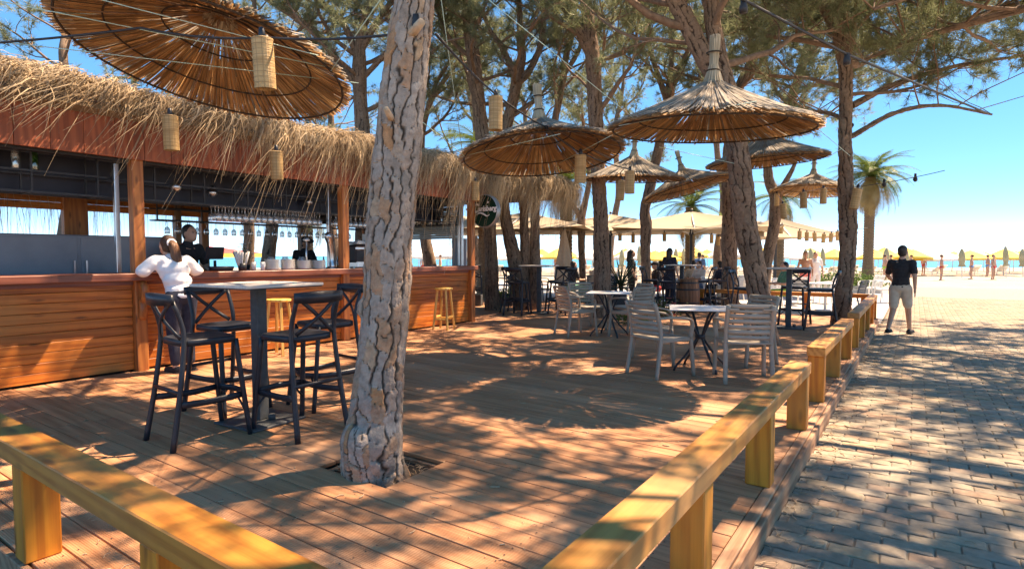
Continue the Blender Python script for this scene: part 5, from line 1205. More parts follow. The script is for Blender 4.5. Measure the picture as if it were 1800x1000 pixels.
# ------------------------------------------------------------ round beer sign
sg = thing('beer_sign', 'round dark green beer sign with white script lettering on the bar end', 'sign', (-7.32, 9.62, 2.28))
Rx = Matrix.Rotation(PI / 2, 3, 'X')
MB().lathe([(0, -.055), (.335, -.055), (.345, -.045), (.345, .045), (.335, .055), (0, .055)], 48, R=Rx).build('rim', 'sign_rim', sg, True)
sf = MB().lathe([(0, .056), (.322, .056), (.318, .061), (0, .061)], 48, R=Rx).build('face', 'sign_green', sg)
MB().lathe([(0, -.061), (.318, -.061), (.322, -.056), (0, -.056)], 48, R=Rx).build('face', 'sign_green', sg)
MB().beam((-.33, 0, .06), (-.52, 0, .06), .03, .03).beam((-.30, 0, .18), (-.52, 0, .18), .02, .02).build('wall_bracket', 'black_metal', sg)
def text_mesh(s, size, shear=0., ext=.003, bold=.0, align='CENTER'):
    c = bpy.data.curves.new('text', 'FONT'); c.body = s; c.size = size; c.shear = shear; c.extrude = ext; c.offset = bold; c.align_x = align; c.align_y = 'CENTER'; c.resolution_u = 3
    o = bpy.data.objects.new('tmp', c); COL.objects.link(o); dg = bpy.context.evaluated_depsgraph_get(); me = bpy.data.meshes.new_from_object(o.evaluated_get(dg))
    bpy.data.objects.remove(o); bpy.data.curves.remove(c); return me
def lettering(parent, s, size, loc, mat, shear=0., bold=.004, rot=(PI / 2, 0, 0), name='lettering', align='CENTER'):
    o = link(name, text_mesh(s, size, shear, .002, bold, align), mat, parent); o.location = loc; o.rotation_euler = rot; return o
lettering(sf, 'C', .25, (-.225, -.064, .055), 'sign_white', .12, .010); lettering(sf, 'arlsberg', .145, (-.155, -.064, .045), 'sign_white', .16, .006, align='LEFT')
sw = catmull([(-.20, -.066, -.075), (-.10, -.066, -.035), (.0, -.066, -.065), (.08, -.066, -.105), (.15, -.066, -.075)], 16)
MB().tube(sw.tolist(), [.005 + .016 * math.sin(PI * i / 15) for i in range(16)], 6, flat=(1, .25), up=(0, 0, 1)).build('swash', 'sign_white', sf, True)
lf = MB()
for a in (-.5, 0, .5): lf.tube([(.105, -.066, .15), (.105 + .03 * math.sin(a), -.066, .15 + .03 * math.cos(a)), (.105 + .05 * math.sin(a), -.066, .15 + .048 * math.cos(a))], [.004, .011, .002], 6, flat=(1, .3), up=(1, 0, 0))
lf.build('hop_leaf', 'sign_white', sf)

# ------------------------------------------------------------ things on and in the bar
CZ = 1.1585
def glass_mesh():
    return MB().lathe([(.036, 0), (.0365, -.004), (.006, -.010), (.0045, -.085), (.012, -.095), (.034, -.115), (.043, -.145), (.041, -.175), (.036, -.205)], 12).mesh('wine_glass', True)
gme = glass_mesh(); gme.polygons[-1]  # stemware hung by its foot
gme.materials.append(M['glass'])
def hang_glass(x, y, z, label, group): tag(link('wine_glass', gme, None, None, (x, y, z)), label, 'glass', group)
for i, y in enumerate(np.arange(4.35, 6.05, .098)):
    for x in (BX - .36, BX - .45, BX - .54): hang_glass(x, y + .01 * (x * 7 % 1), 2.055, 'stemmed glass hanging upside down in the left half of the front bar rack', 'glasses in the left of the front rack')
for i, y in enumerate(np.arange(6.36, 8.2, .105)):
    for x in (BX - .40, BX - .50): hang_glass(x, y, 2.055, 'stemmed glass hanging upside down in the front bar rack beside the middle post', 'glasses by the middle bar post')
for i, y in enumerate(np.arange(4.6, 8.4, .16)):
    hang_glass(BX - 2.37, y, 1.925, 'stemmed glass hanging in the rear rack, dark against the light', 'glasses in the rear rack')
plate = MB().lathe([(0, 0), (.07, 0), (.075, .004), (.115, .016), (.116, .019), (.075, .009), (0, .006)], 22).mesh('plate', True); plate.materials.append(M['porcelain'])
sname = ['leftmost stack', 'second stack from the left', 'third stack from the left', 'rightmost stack']
for k_, (y, n_) in enumerate(((4.98, 9), (5.22, 9), (5.5, 8), (5.77, 8))):
    for i in range(n_): tag(link('plate', plate, None, None, (BX - .08, y, CZ + i * .0165), i * 1.3), 'white plate in the %s on the bar counter' % sname[k_], 'plate', 'plates in the ' + sname[k_])
cup = MB().lathe([(0, 0), (.025, 0), (.032, .05), (.037, .115), (.0345, .115), (.03, .05), (.022, .006), (0, .006)], 16).mesh('cup', True); cup.materials.append(M['porcelain'])
for i, (x, y) in enumerate(((BX - .1, 4.70), (BX - .02, 4.79), (BX - .2, 4.76))): tag(link('cup', cup, None, None, (x, y, CZ)), ('white cup beside the folded napkins, leftmost', 'white cup nearest the plate stacks', 'white cup behind the other two')[i], 'cup', 'cups on the bar')
nap = thing('napkin_bundle', 'bundle of cutlery wrapped in pale napkins on the bar', 'napkins', (BX - .05, 4.5, CZ)); rr = random.Random(9)
for i in range(12):
    a = rr.uniform(0, 6.28); q = .015 + .035 * rr.random(); m = MB().tube([(q * math.cos(a), q * math.sin(a), 0), (2.2 * q * math.cos(a), 2.2 * q * math.sin(a), .12), (3.3 * q * math.cos(a + .2), 3.3 * q * math.sin(a + .2), .23 + .05 * rr.random())], [.012, .02, .026], 6, flat=(1, .5)); m.build('napkin', 'linen', nap, True)
MB().lathe([(0, 0), (.05, 0), (.06, .1), (.056, .1), (.046, .01), (0, .01)], 14).build('holder', 'black_metal', nap, True)
sg2 = thing('drinks_tray', 'black oval tray on the counter left of the napkins', 'tray', (BX - .08, 4.22, CZ)); MB().lathe([(0, 0), (.14, 0), (.16, .06), (.15, .06), (.132, .01), (0, .01)], 22).build('tray', 'black_plastic', sg2, True)
# beer font
ft = thing('beer_font', 'curved chrome beer font standing on the bar counter', 'beer tap', (BX - .12, 6.05, CZ))
MB().tube(catmull([(0, .02, 0), (-.01, .02, .15), (0, .0, .33), (.03, -.06, .48), (.07, -.12, .55)], 16).tolist(), [.062] * 3 + [.052] * 5 + [.058] * 4 + [.064, .066, .06, .04], 14).build('column', 'steel', ft, True)
MB().lathe([(0, 0), (.10, 0), (.10, .015), (.06, .03), (0, .03)], 18).build('foot', 'steel', ft, True)
MB().tube([(.08, -.12, .48), (.13, -.15, .46), (.14, -.15, .40)], .012, 8).build('spout', 'steel', ft, True); MB().lathe([(0, 0), (.045, .01), (.05, .03), (.035, .06), (0, .065)], 14, (0, -.46, .42)).tube([(0, -.46, .42), (-.01, -.46, .20), (0, -.44, 0)], .012, 8).build('tap_medallion', 'steel', ft, True)
# coffee machine
cm = thing('coffee_machine', 'boxy black and steel coffee machine with towels on top, behind the middle post', 'coffee machine', (BX - .30, 6.95, CZ))
MB().box((0, 0, .24), (.42, .86, .30), ch=.03).build('body', 'black_paint', cm); MB().box((.0, 0, .06), (.44, .8, .10), ch=.01).build('base', 'steel', cm)
MB().box((.19, 0, .33), (.08, .84, .07), ch=.02).build('panel', 'steel', cm)
for y in (-.2, .2): MB().tube([(.18, y, .19), (.26, y, .17), (.33, y, .17)], [.03, .02, .016], 10).build('group_handle', 'black_plastic', cm, True)
tw = thing('towel', 'crumpled white towel lying over the coffee machine', 'towel', (BX - .26, 6.95, CZ + .395)); g = []; n = 14
for i in range(n):
    for j in range(n):
        u, w = -1 + 2 * i / (n - 1), -1 + 2 * j / (n - 1); z = .045 + .025 * math.sin(u * 5 + w * 3) * math.cos(w * 6 - u * 2) + .012 * math.sin(u * 13 + w * 9); e = max(abs(u), abs(w))
        g.append((.21 * u, .42 * w, z * (1 if e < .9 else .15)))
m = MB(); m.add(g, [(i * n + j, (i + 1) * n + j, (i + 1) * n + j + 1, i * n + j + 1) for i in range(n - 1) for j in range(n - 1)]); m.add([(x, y, 0) for x, y, z in g[:1]] + [(.21, -.42, 0), (.21, .42, 0), (-.21, .42, 0)], [(0, 3, 2, 1)]); m.build('cloth', 'linen', tw, True)
mn = thing('menu_board', 'small pale menu board with dark lettering standing behind the big pine', 'sign', (BX - .62, 7.35, CZ + .36)); mn.rotation_euler = (0, 0, .9)
MB().box((0, 0, .12), (.34, .012, .24), ch=.002).build('board', 'paper', mn); lettering(mn, 'BEER', .085, (0, -.0085, .17), 'ink', 0, .002); MB().box((0, -.0075, .115), (.26, .003, .006)).build('line', 'ink', mn); MB().box((0, -.0075, .08), (.2, .003, .012)).build('line', 'ink', mn)
MB().box((0, .03, -.18), (.04, .02, .38)).build('stand', 'black_metal', mn)
fr = thing('fridge', 'grey service cabinet behind the bar at the left', 'cabinet', (BX - 1.6, 3.0, 0)); MB().box((0, 0, .82), (.7, 2.2, 1.62), ch=.015).build('body', 'grey_panel', fr)
for y in (-.55, .55): MB().box((.356, y, .82), (.012, 1.06, 1.55), ch=.004).build('door', 'grey_panel', fr); MB().beam((.385, y * .12, .7), (.385, y * .12, 1.3), .02, .02).build('handle', 'steel', fr)
# ceiling lamps in the bar
for lb, y, x in (('round silver bulb lamp hanging under the bar ceiling at the left', 3.72, -.2), ('round silver bulb lamp hanging beside the wooden bar post', 4.35, -.5), ('small bulb lamp hanging above the glass rack', 6.0, -.6)):
    l = thing('bulb_lamp', lb, 'lamp', (BX + x, y, 2.24), group='bulb lamps in the bar'); MB().lathe([(0, -.065), (.035, -.055), (.06, -.02), (.062, .01), (.045, .045), (.02, .065), (.018, .10), (0, .10)], 16).build('bulb', 'steel', l, True); MB().tube([(0, 0, .09), (0, 0, .30)], .004, 5).build('cord', 'rope_black', l)
ps = thing('till_screen', 'black till screen on a stand behind the counter beside the barman', 'till', (BX - .35, 4.28, CZ)); MB().box((0, 0, .24), (.03, .25, .17), Matrix.Rotation(.25, 3, 'Y'), ch=.006).build('screen', 'black_plastic', ps); MB().lathe([(0, 0), (.09, 0), (.09, .012), (.02, .03), (.018, .14), (0, .14)], 14).build('stand', 'black_metal', ps, True)
jr = MB().lathe([(0, 0), (.05, 0), (.055, .02), (.055, .15), (.04, .17), (.04, .19), (0, .19)], 14).mesh('jar', True); jr.materials.append(M['glass'])
for i, (x, y) in enumerate(((BX - .3, 5.1), (BX - .32, 5.35), (BX - .28, 5.62))): tag(link('jar', jr, None, None, (x, y, CZ)), ('glass jar behind the left plate stack', 'glass jar behind the middle plate stacks', 'glass jar behind the right plate stack')[i], 'jar', 'jars behind the plates')
# bottles on the end rack
bprof = [(0, 0), (.034, 0), (.037, .01), (.037, .17), (.03, .20), (.014, .235), (.013, .29), (0, .29)]
bme = {k_: MB().lathe(bprof, 12).mesh('bottle', True) for k_ in ('bottle_green', 'bottle_amber', 'glass')}
for k_ in bme: bme[k_].materials.append(M[k_])
shf = thing('bottle_shelf', 'black steel bottle shelf before the half-lowered grey shutter', 'shelf', (BX - 1.3, 9.25, 2.0))
for z in (0, .17, .34): MB().beam((-1.1, -.1, z), (1.05, -.1, z), .02, .02).beam((-1.1, .1, z), (1.05, .1, z), .02, .02).build('rail', 'black_metal', shf)
for x in np.arange(-1.1, 1.1, .35): MB().beam((x, -.1, 0), (x, -.1, .54), .018, .018).beam((x, .1, 0), (x, .1, .54), .018, .018).beam((x, -.1, 0), (x, .1, 0), .018, .018).build('upright', 'black_metal', shf)
MB().box((-.02, 0, .006), (2.14, .18, .01)).build('shelf_board', 'black_paint', shf)
rr = random.Random(2)
for i in range(13): tag(link('bottle', bme[rr.choice(list(bme))], None, None, (BX - 2.3 + i * .155, 9.25, 2.0125)), 'spirit bottle standing on the black shelf before the shutter', 'bottle', 'bottles on the end shelf')
for i in range(15): tag(link('bottle', bme[rr.choice(list(bme))], None, None, (BBX + .22 + .12 * (i % 2), 7.9 + i * .095, 1.056)), 'bottle standing on the rear counter of the bar', 'bottle', 'bottles on the rear counter')
for i in range(9): tag(link('bottle', bme[rr.choice(list(bme))], None, None, (BX - .52, 1.0 + i * .17, 2.30)), 'bottle lying-in-wait on the upper rack left of the left bar post'.replace('lying-in-wait', 'standing'), 'bottle', 'bottles on the upper rack')
fl = thing('flower_pot', 'white flowers on a stem beside the trunk behind the bar', 'flowers', (BBX + .3, 6.25, 1.055)); MB().lathe([(0, 0), (.06, 0), (.08, .14), (.07, .14), (.05, .01), (0, .01)], 14).build('pot', 'planter_grey', fl, True)
for i in range(26):
    a, q = rr.uniform(0, 6.28), .16 * rr.random(); p = (q * math.cos(a), q * math.sin(a), .25 + .3 * rr.random()); m = MB().tube([(0, 0, .12), p], .003, 4); m.build('stem', 'bush_leaf', fl)
    b_ = MB()
    for j in range(5): b_.lathe([(0, 0), (.014, .004), (0, .012)], 6, (p[0] + .018 * math.cos(j * 1.26), p[1] + .018 * math.sin(j * 1.26), p[2]))
    b_.build('blossom', 'flower_white', fl)

# ------------------------------------------------------------ people
def ell(m, c, r, R=None, n=12, k=8):
    c = Vector(c); vs = []
    for i in range(k + 1):
        a = .08 + (PI - .16) * i / k
        for j in range(n):
            q = 2 * PI * j / n; p = V(r[0] * math.sin(a) * math.cos(q), r[1] * math.sin(a) * math.sin(q), -r[2] * math.cos(a)); vs.append((R @ p if R is not None else p) + c)
    fs = [(i * n + j, i * n + (j + 1) % n, (i + 1) * n + (j + 1) % n, (i + 1) * n + j) for i in range(k) for j in range(n)] + [tuple(reversed(range(n))), tuple(range(k * n, (k + 1) * n))]
    return m.add(vs, fs)
def fuse(o, vox, it=5):
    r = o.modifiers.new('fuse', 'REMESH'); r.mode = 'VOXEL'; r.voxel_size = vox; r.use_smooth_shade = True
    s = o.modifiers.new('smooth', 'SMOOTH'); s.factor = .5; s.iterations = it
POSES = {
 'stand': dict(pel=(0, 0, .93), che=(0, .0, 1.28), nek=(0, -.01, 1.46), hed=(0, .02, 1.60), sh=(.18, -.01, 1.40), el=(.25, -.03, 1.12), wr=(.25, .07, .88), hip=(.09, 0, .90), kn=(.10, .03, .49), an=(.10, -.01, .08)),
 'stride': dict(pel=(0, 0, .92), che=(0, .03, 1.27), nek=(0, .05, 1.45), hed=(0, .08, 1.59), sh=(.18, .03, 1.39), el=(.27, .02, 1.14), wr=(.17, .22, 1.05), hip=(.09, 0, .89), kn=(.11, .10, .49), an=(.10, -.10, .08)),
 'walk': dict(pel=(0, 0, .92), che=(0, .03, 1.27), nek=(0, .05, 1.45), hed=(0, .08, 1.59), sh=(.18, .03, 1.39), el=(.25, -.09, 1.13), wr=(.24, -.02, .90), el2=(.25, .10, 1.13), wr2=(.20, .28, 1.00), hip=(.09, 0, .89), kn=(.10, .14, .50), an=(.10, .26, .10), kn2=(.10, -.04, .48), an2=(.10, -.30, .14)),
 'sit': dict(pel=(0, 0, .55), che=(0, .03, .89), nek=(0, .05, 1.07), hed=(0, .09, 1.20), sh=(.18, .04, 1.01), el=(.24, .12, .76), wr=(.15, .34, .76), hip=(.09, .02, .53), kn=(.13, .42, .53), an=(.13, .38, .09)),
 'lean': dict(pel=(0, -.03, .92), che=(-.01, .13, 1.24), nek=(-.01, .20, 1.385), hed=(-.01, .235, 1.52), sh=(.185, .16, 1.335), el=(.33, .20, 1.20), wr=(.11, .40, 1.275), hip=(.09, -.03, .89), kn=(.09, .00, .48), an=(.09, -.04, .08)),
 'tend': dict(pel=(0, 0, .95), che=(0, .05, 1.31), nek=(0, .08, 1.50), hed=(0, .13, 1.62), sh=(.19, .06, 1.43), el=(.28, .10, 1.16), wr=(.16, .34, 1.10), hip=(.09, 0, .92), kn=(.10, .03, .50), an=(.10, 0, .08)),
}
def person(label, loc, rz, pose, top, bottom, hair='hair_black', skin='skin', s=1.0, bare=False, long_hair=False, vox=.016, cap_hat=False, face=False, shorts=False, skirt=False):
    J = {k_: Vector(v) for k_, v in POSES[pose].items()}; t = thing('person', label, 'person', loc, rz); t.scale = (s, s, s)
    J2 = {id(J[k_[:-1]]): J[k_] for k_ in J if k_.endswith('2')}
    sd_ = lambda v, g: (lambda q: V(q.x * g, q.y, q.z))(J2.get(id(v), v) if g < 0 else v)
    b = MB()
    def spine(m, g, lo=0., hi=1.):
        for u in (0, .2, .4, .6, .8, 1.):
            if u < lo or u > hi: continue
            c = J['pel'].lerp(J['che'], u); w = .155 - .035 * math.sin(PI * u) + .01 * u; ell(m, c, (w + g, .105 + .015 * u + g, .11))
    spine(b, 0); ell(b, J['che'] + V(0, 0, .07), (.16, .10, .09))
    b.caps(J['che'] + V(0, 0, .08), J['nek'] + V(0, .0, .03), .075, .052); h = J['hed']; b.caps(J['nek'], h, .052, .05)
    ell(b, h, (.076, .096, .112)); ell(b, h + V(0, .03, -.055), (.055, .062, .062)); ell(b, h + V(0, .098, -.012), (.013, .018, .024)); ell(b, h + V(0, .088, -.062), (.026, .012, .012))
    for g in (-1, 1):
        ell(b, h + V(.078 * g, -.005, -.01), (.012, .022, .032))
        b.caps(sd_(J['sh'], g), sd_(J['el'], g), .052, .04); b.caps(J['che'] + V(.1 * g, 0, .09), sd_(J['sh'], g), .07, .058); b.caps(sd_(J['el'], g), sd_(J['wr'], g), .041, .027)
        d = (sd_(J['wr'], g) - sd_(J['el'], g)).normalized(); w = sd_(J['wr'], g); side = d.cross(V(0, 0, 1)) if abs(d.z) < .8 else V(0, 1, 0); side.normalize()
        ell(b, w + d * .05, (.024, .038, .05), d.to_track_quat('Z', 'Y').to_matrix())
        for i_, (off, l) in enumerate(((-.034, .068), (-.012, .08), (.011, .075), (.033, .056))):
            a0 = w + d * .085 + side * off; b.caps(a0, a0 + d * l * .55 + V(0, 0, -.006), .0095, .009, 8); b.caps(a0 + d * l * .55 + V(0, 0, -.006), a0 + d * l * .85 + V(0, 0, -.028), .009, .0075, 8)
        b.caps(w + d * .03 + side * .03 * g, w + d * .085 + side * .062 * g, .012, .009, 8)
        b.caps(sd_(J['hip'], g), sd_(J['kn'], g), .088, .056); b.caps(sd_(J['kn'], g), sd_(J['an'], g), .056, .036); a = sd_(J['an'], g); b.caps(a + V(0, -.04, -.04), a + V(.01 * g, .15, -.05), .036, .028)
    o = b.build('body', skin, t, True); fuse(o, vox, 3)
    if not bare:
        m = MB(); spine(m, .022, .0); ell(m, J['che'] + V(0, -.005, .06), (.165, .115, .085)); m.caps(J['che'] + V(0, 0, .1), J['nek'] + V(0, 0, -.02), .09, .07)
        for g in (-1, 1): e = sd_(J['sh'], g).lerp(sd_(J['el'], g), .72); m.caps(J['che'] + V(.1 * g, 0, .085), sd_(J['sh'], g), .080, .064); m.caps(sd_(J['sh'], g), e, .063, .060)
        if pose == 'lean':       # loose blouse: puffed sleeves and a full back
            ell(m, (-.01, .02, 1.10), (.168, .14, .10)); ell(m, (0, .08, 1.22), (.178, .135, .12)); ell(m, (0, -.01, 1.0), (.160, .130, .07)); ell(m, (0, -.03, .92), (.168, .138, .055))
            for g in (-1, 1): m.caps(sd_(J['sh'], g), sd_(J['sh'], g).lerp(sd_(J['el'], g), .85), .072, .080); ell(m, sd_(J['el'], g) + V(.0, -.03, .01), (.072, .068, .058))
        o = m.build('shirt', top, t, True); fuse(o, vox, 6)
        if pose:
            dt = bpy.data.textures.new('cloth_folds', 'CLOUDS'); dt.noise_scale = .10; dt.noise_depth = 3; dm = o.modifiers.new('folds', 'DISPLACE'); dm.texture = dt; dm.strength = .015; dm.texture_coords = 'LOCAL'; dm.mid_level = .5
    m = MB(); ell(m, J['pel'], (.178, .128, .12))
    if skirt: m.lathe([(.17, .0), (.2, -.25), (.235, -.48), (.20, -.48), (.14, .0)], 18, J['pel'], closed=True)
    for g in (-1, 1):
        kn = sd_(J['kn'], g); m.caps(sd_(J['hip'], g), sd_(J['hip'], g).lerp(kn, .8) if shorts else kn, .108, .082 if shorts else .072)
        if not shorts: m.caps(kn, sd_(J['an'], g) + V(0, 0, .05), .072, .056)
    o = m.build('skirt' if skirt else ('shorts' if shorts else 'trousers'), bottom, t, True); fuse(o, vox, 5)
    m = MB(); ell(m, h + V(0, -.034, .036), (.086, .092, .10)); ell(m, h + V(0, -.045, -.02), (.078, .07, .075))
    if long_hair: m.caps(h + V(0, -.09, .02), h + V(.0, -.13, -.22), .075, .05); m.caps(h + V(.05, -.06, 0), h + V(.07, -.07, -.2), .045, .03); m.caps(h + V(-.05, -.06, 0), h + V(-.07, -.07, -.2), .045, .03)
    o = m.build('hair', hair, t, True); fuse(o, .012, 3)
    # keep the face clear of hair
    if cap_hat:
        m = MB(); ell(m, h + V(0, -.005, .055), (.094, .108, .078)); m.caps(h + V(0, .08, .045), h + V(0, .15, .035), .05, .045); o = m.build('cap', 'black_cloth', t, True); fuse(o, .012, 2)
    if face:
        for g in (-1, 1): ell(MB(), (0, 0, 0), (1, 1, 1)); e = MB(); ell(e, h + V(.03 * g, .086, .008), (.011, .007, .006), None, 8, 6); e.build('eye', 'ink', t, True); e = MB(); e.caps(h + V(.016 * g, .093, .026), h + V(.046 * g, .085, .028), .004, .004, 6); e.build('eyebrow', hair, t, True)
    for g in (-1, 1):
        a = sd_(J['an'], g); m = MB(); m.caps(a + V(0, -.045, -.045), a + V(.01 * g, .165, -.055), .043, .036); m.box(a + V(.005 * g, .05, -.073), (.085, .27, .02), ch=.006); m.build('shoe', 'black_cloth', t, True)
    return t
w = person('woman in a white blouse and dark trousers with a long ponytail leaning on the bar', (-7.12, 3.40, 0), PI / 2 + .06, 'lean', 'white_cotton', 'navy_cloth', 'hair_brown', s=.975, vox=.011)
h = Vector(POSES['lean']['hed']); m = MB()
pts = catmull([h + V(0, -.085, .035), h + V(.0, -.15, .02), h + V(.005, -.175, -.07), h + V(.02, -.185, -.20), h + V(.0, -.20, -.34), h + V(.03, -.21, -.50)], 16)
m.tube([Vector(p) for p in pts], [.03, .042, .05, .054, .057, .06, .062, .062, .06, .057, .053, .047, .040, .032, .022, .008], 14, flat=(.75, 1))
rr = random.Random(3)
for i in range(16):
    a = rr.uniform(0, 6.28); q = .035; off = V(q * math.cos(a), .6 * q * math.sin(a), 0); mid = [Vector(pts[j]) + off * (.8 + .4 * rr.random()) * (1 if j < 12 else .6) for j in (1, 4, 7, 10, 13, 15)]
    m.tube(mid, [.016, .018, .017, .015, .011, .003], 6)
m.build('ponytail', 'hair_auburn', w, True)
m = MB(); m.tube([h + V(.048 * math.cos(a), -.118 + .012 * math.sin(a), .03 + .042 * math.sin(a)) for a in np.linspace(0, 2 * PI, 15)], .013, 7, cap=False); m.build('scrunchie', 'white_cotton', w, True)
person('barman in a black t-shirt behind the counter facing the woman', (-8.55, 4.16, .02), -PI / 2 + .25, 'tend', 'black_cloth', 'black_cloth', 'hair_black', s=1.02, vox=.012, face=True)
person('barman in a black t-shirt and cap silhouetted beyond the plate stacks', (-9.75, 6.95, .02), -PI / 2 + .1, 'tend', 'black_cloth', 'black_cloth', 'hair_black', 'skin_tan', s=.98, cap_hat=True)
TZ = GZ + .004
P_ = [('person seated with their back to us in black, beyond the far tall table', (-8.6, 15.6, TZ), -.5, 'sit', 'black_cloth', 'green_cloth', dict()),
 ('person seated beside the one in black, in a grey-beige top, beyond the far tall table', (-8.0, 15.95, TZ), -.3, 'sit', 'beige_cloth', 'navy_cloth', dict(hair='hair_brown')),
 ('man seated in a black t-shirt and red shorts behind the spiky plant', (-6.25, 16.6, TZ), 2.3, 'sit', 'black_cloth', 'red_cloth', dict(shorts=True, cap_hat=True)),
 ('person standing in dark clothes behind the spiky plant', (-7.0, 16.4, TZ), -1.0, 'stand', 'black_cloth', 'black_cloth', dict(long_hair=True, s=.97)),
 ('woman with dark hair standing in a navy dress between two pines', (-6.25, 17.6, TZ), -.3, 'stand', 'navy_cloth', 'navy_cloth', dict(long_hair=True, skirt=True)),
 ('bare-backed man seated left of the woman in navy', (-6.75, 18.0, TZ), -.9, 'sit', 'skin', 'blue_cloth', dict(bare=True, shorts=True)),
 ('person seated in a pale top right of the woman in navy', (-6.0, 19.2, TZ), .6, 'sit', 'beige_cloth', 'beige_cloth', dict()),
 ('person seated in a cream top at the table below the middle parasol pole', (-5.6, 18.6, TZ), 2.6, 'sit', 'linen', 'blue_cloth', dict(hair='hair_brown')),
 ('person seated in navy just right of the parasol pole', (-4.9, 18.4, TZ), 1.2, 'sit', 'navy_cloth', 'black_cloth', dict()),
 ('man seated in a patterned dark shirt left of the dark pine', (-4.5, 18.2, TZ), 1.9, 'sit', 'black_cloth', 'beige_cloth', dict()),
 ('man in pale blue walking towards the beach', (-7.3, 24.0, -.2), .1, 'walk', 'blue_cloth', 'beige_cloth', dict(shorts=True)),
 ('bare-chested man in pink shorts standing by the low planters', (-3.45, 24.6, -.2), 3.4, 'stand', 'skin', 'pink_cloth', dict(bare=True, shorts=True, skin='skin_tan', hair='hair_brown')),
 ('person in a white top standing just behind the man in pink shorts', (-3.2, 25.4, -.2), 3.6, 'stand', 'linen', 'linen', dict()),
 ('person seated in a green top behind the tall table right of the leaning pine', (-2.75, 16.6, TZ), 2.2, 'sit', 'green_cloth', 'lime_cloth', dict(shorts=True)),
 ('person in a black top at the far right edge beside the walkway', (-.22, 13.15, GZ), -.25, 'walk', 'black_cloth', 'beige_cloth', dict(shorts=True, s=.98, face=True, vox=.012))]
for lb, lc, a, ps, tp, bt_, kw in P_: person(lb, lc, a, ps, tp, bt_, **kw)

# ------------------------------------------------------------ plants and planters
def planter(label, x, y, sx, sy, hh, mat, rz=0, z=0):
    t = thing('planter_box', label, 'planter', (x, y, z), rz); m = MB(); m.box((0, -sy / 2 + .01, hh / 2), (sx, .02, hh)).box((0, sy / 2 - .01, hh / 2), (sx, .02, hh)).box((-sx / 2 + .01, 0, hh / 2), (.02, sy - .042, hh)).box((sx / 2 - .01, 0, hh / 2), (.02, sy - .042, hh)); m.build('box', mat, t)
    MB().box((0, 0, hh * .45), (sx - .044, sy - .044, hh * .8)).build('soil', 'soil', t); return t
def bush(name, label, x, y, z, r, hh, n, mat, seed, size=.05, flowers=None, group=None):
    g = np.random.default_rng(seed); t = thing(name, label, 'plant', (x, y, z), 0, group); C = g.normal(size=(n, 3)) * np.array([r, r, hh * .5]) * .55; C[:, 2] = np.abs(C[:, 2]) * 1.3 + .02
    d = nrm(g.normal(size=(n, 3)) + [0, 0, .6]); s = nrm(np.cross(d, g.normal(size=(n, 3)))); L = size * (.7 + .7 * g.random((n, 1)))
    VV = np.stack([C, C + d * L * .5 + s * L * .25, C + d * L, C + d * L * .5 - s * L * .25], 1).reshape(-1, 3); o = link('foliage', np_mesh('foliage', VV, np.arange(4 * n).reshape(-1, 4)), mat, t); tag(o, kind='stuff')
    st = MB()
    for i in range(7): a = i * .9; st.tube([(0, 0, 0), (.3 * r * math.cos(a), .3 * r * math.sin(a), hh * .4), (.6 * r * math.cos(a + .3), .6 * r * math.sin(a + .3), hh * .75)], [.008, .006, .003], 4)
    st.build('stems', 'limb_bark', t)
    if flowers:
        for i in range(flowers[1]):
            p = C[g.integers(n)] * 1.1; m = MB()
            for j in range(5): m.lathe([(0, 0), (flowers[2] * .6, .004), (0, .012)], 6, (p[0] + flowers[2] * .7 * math.cos(j * 1.26), p[1] + flowers[2] * .7 * math.sin(j * 1.26), p[2] + .03))
            m.build('blossom', flowers[0], t)
    return t
def spiky(label, x, y, z, L, n, seed):
    g = random.Random(seed); t = thing('yucca_plant', label, 'plant', (x, y, z))
    MB().tube([(0, 0, 0), (.01, 0, .15), (0, .01, .30)], [.06, .055, .05], 10).build('trunk', 'palm_trunk', t, True)
    for i in range(n):
        a = i * 2.4; e = 1.35 - 1.7 * (i / n) ** 1.1; l = L * (.75 + .35 * g.random()); pts = []; p = V(0, 0, .25); ee = e
        for k_ in range(6): pts.append(p.copy()); p = p + V(math.cos(a) * math.cos(ee), math.sin(a) * math.cos(ee), math.sin(ee)) * l / 5; ee -= .06 + .06 * g.random()
        MB().tube(pts, [.016, .026, .026, .021, .013, .002], 4, flat=(.25, 1)).build('leaf', 'yucca_leaf', t, True)
    return t
planter('dark planter box just right of the slim pine behind the sign', -9.3, 13.0, .55, .35, .32, 'planter_grey', .5); bush('bush', 'low yellow-green bush in the dark planter right of the slim pine', -9.3, 13.0, .22, .28, .25, 500, 'bush_leaf', 1, .06)
planter('dark planter box just left of the slim pine behind the sign', -9.9, 12.5, .4, .35, .30, 'planter_grey', .5)
planter('pale planter box behind the end post of the bar', -9.9, 11.3, .7, .45, .38, 'planter_white', .3); spiky('spiky plant in the pale planter behind the bar end post', -9.8, 11.3, .28, .75, 26, 4)
planter('dark square planter holding the big spiky plant', -6.15, 13.75, .5, .5, .42, 'planter_grey', .2); spiky('big spiky plant with long dark leaves right of the upright pine', -6.15, 13.75, .32, 1.0, 46, 5)
bush('bush', 'low bright green bush beneath the farther square table', -4.55, 10.9, 0, .3, .3, 500, 'bush_leaf', 6, .07)
bush('red_flowers', 'red and yellow flowers beside the barrel, behind the armchairs', -4.75, 12.75, 0.0, .4, .42, 500, 'bush_leaf', 7, .06, ('flower_red', 26, .055))
planter('long pale planter on the beach side, left part', -3.3, 26.5, 1.6, .5, .45, 'planter_white', .6, -.24); bush('bush', 'yellow-green hedge in the long pale planter', -3.3, 26.5, .15, .9, .6, 1500, 'bush_leaf', 8, .1)
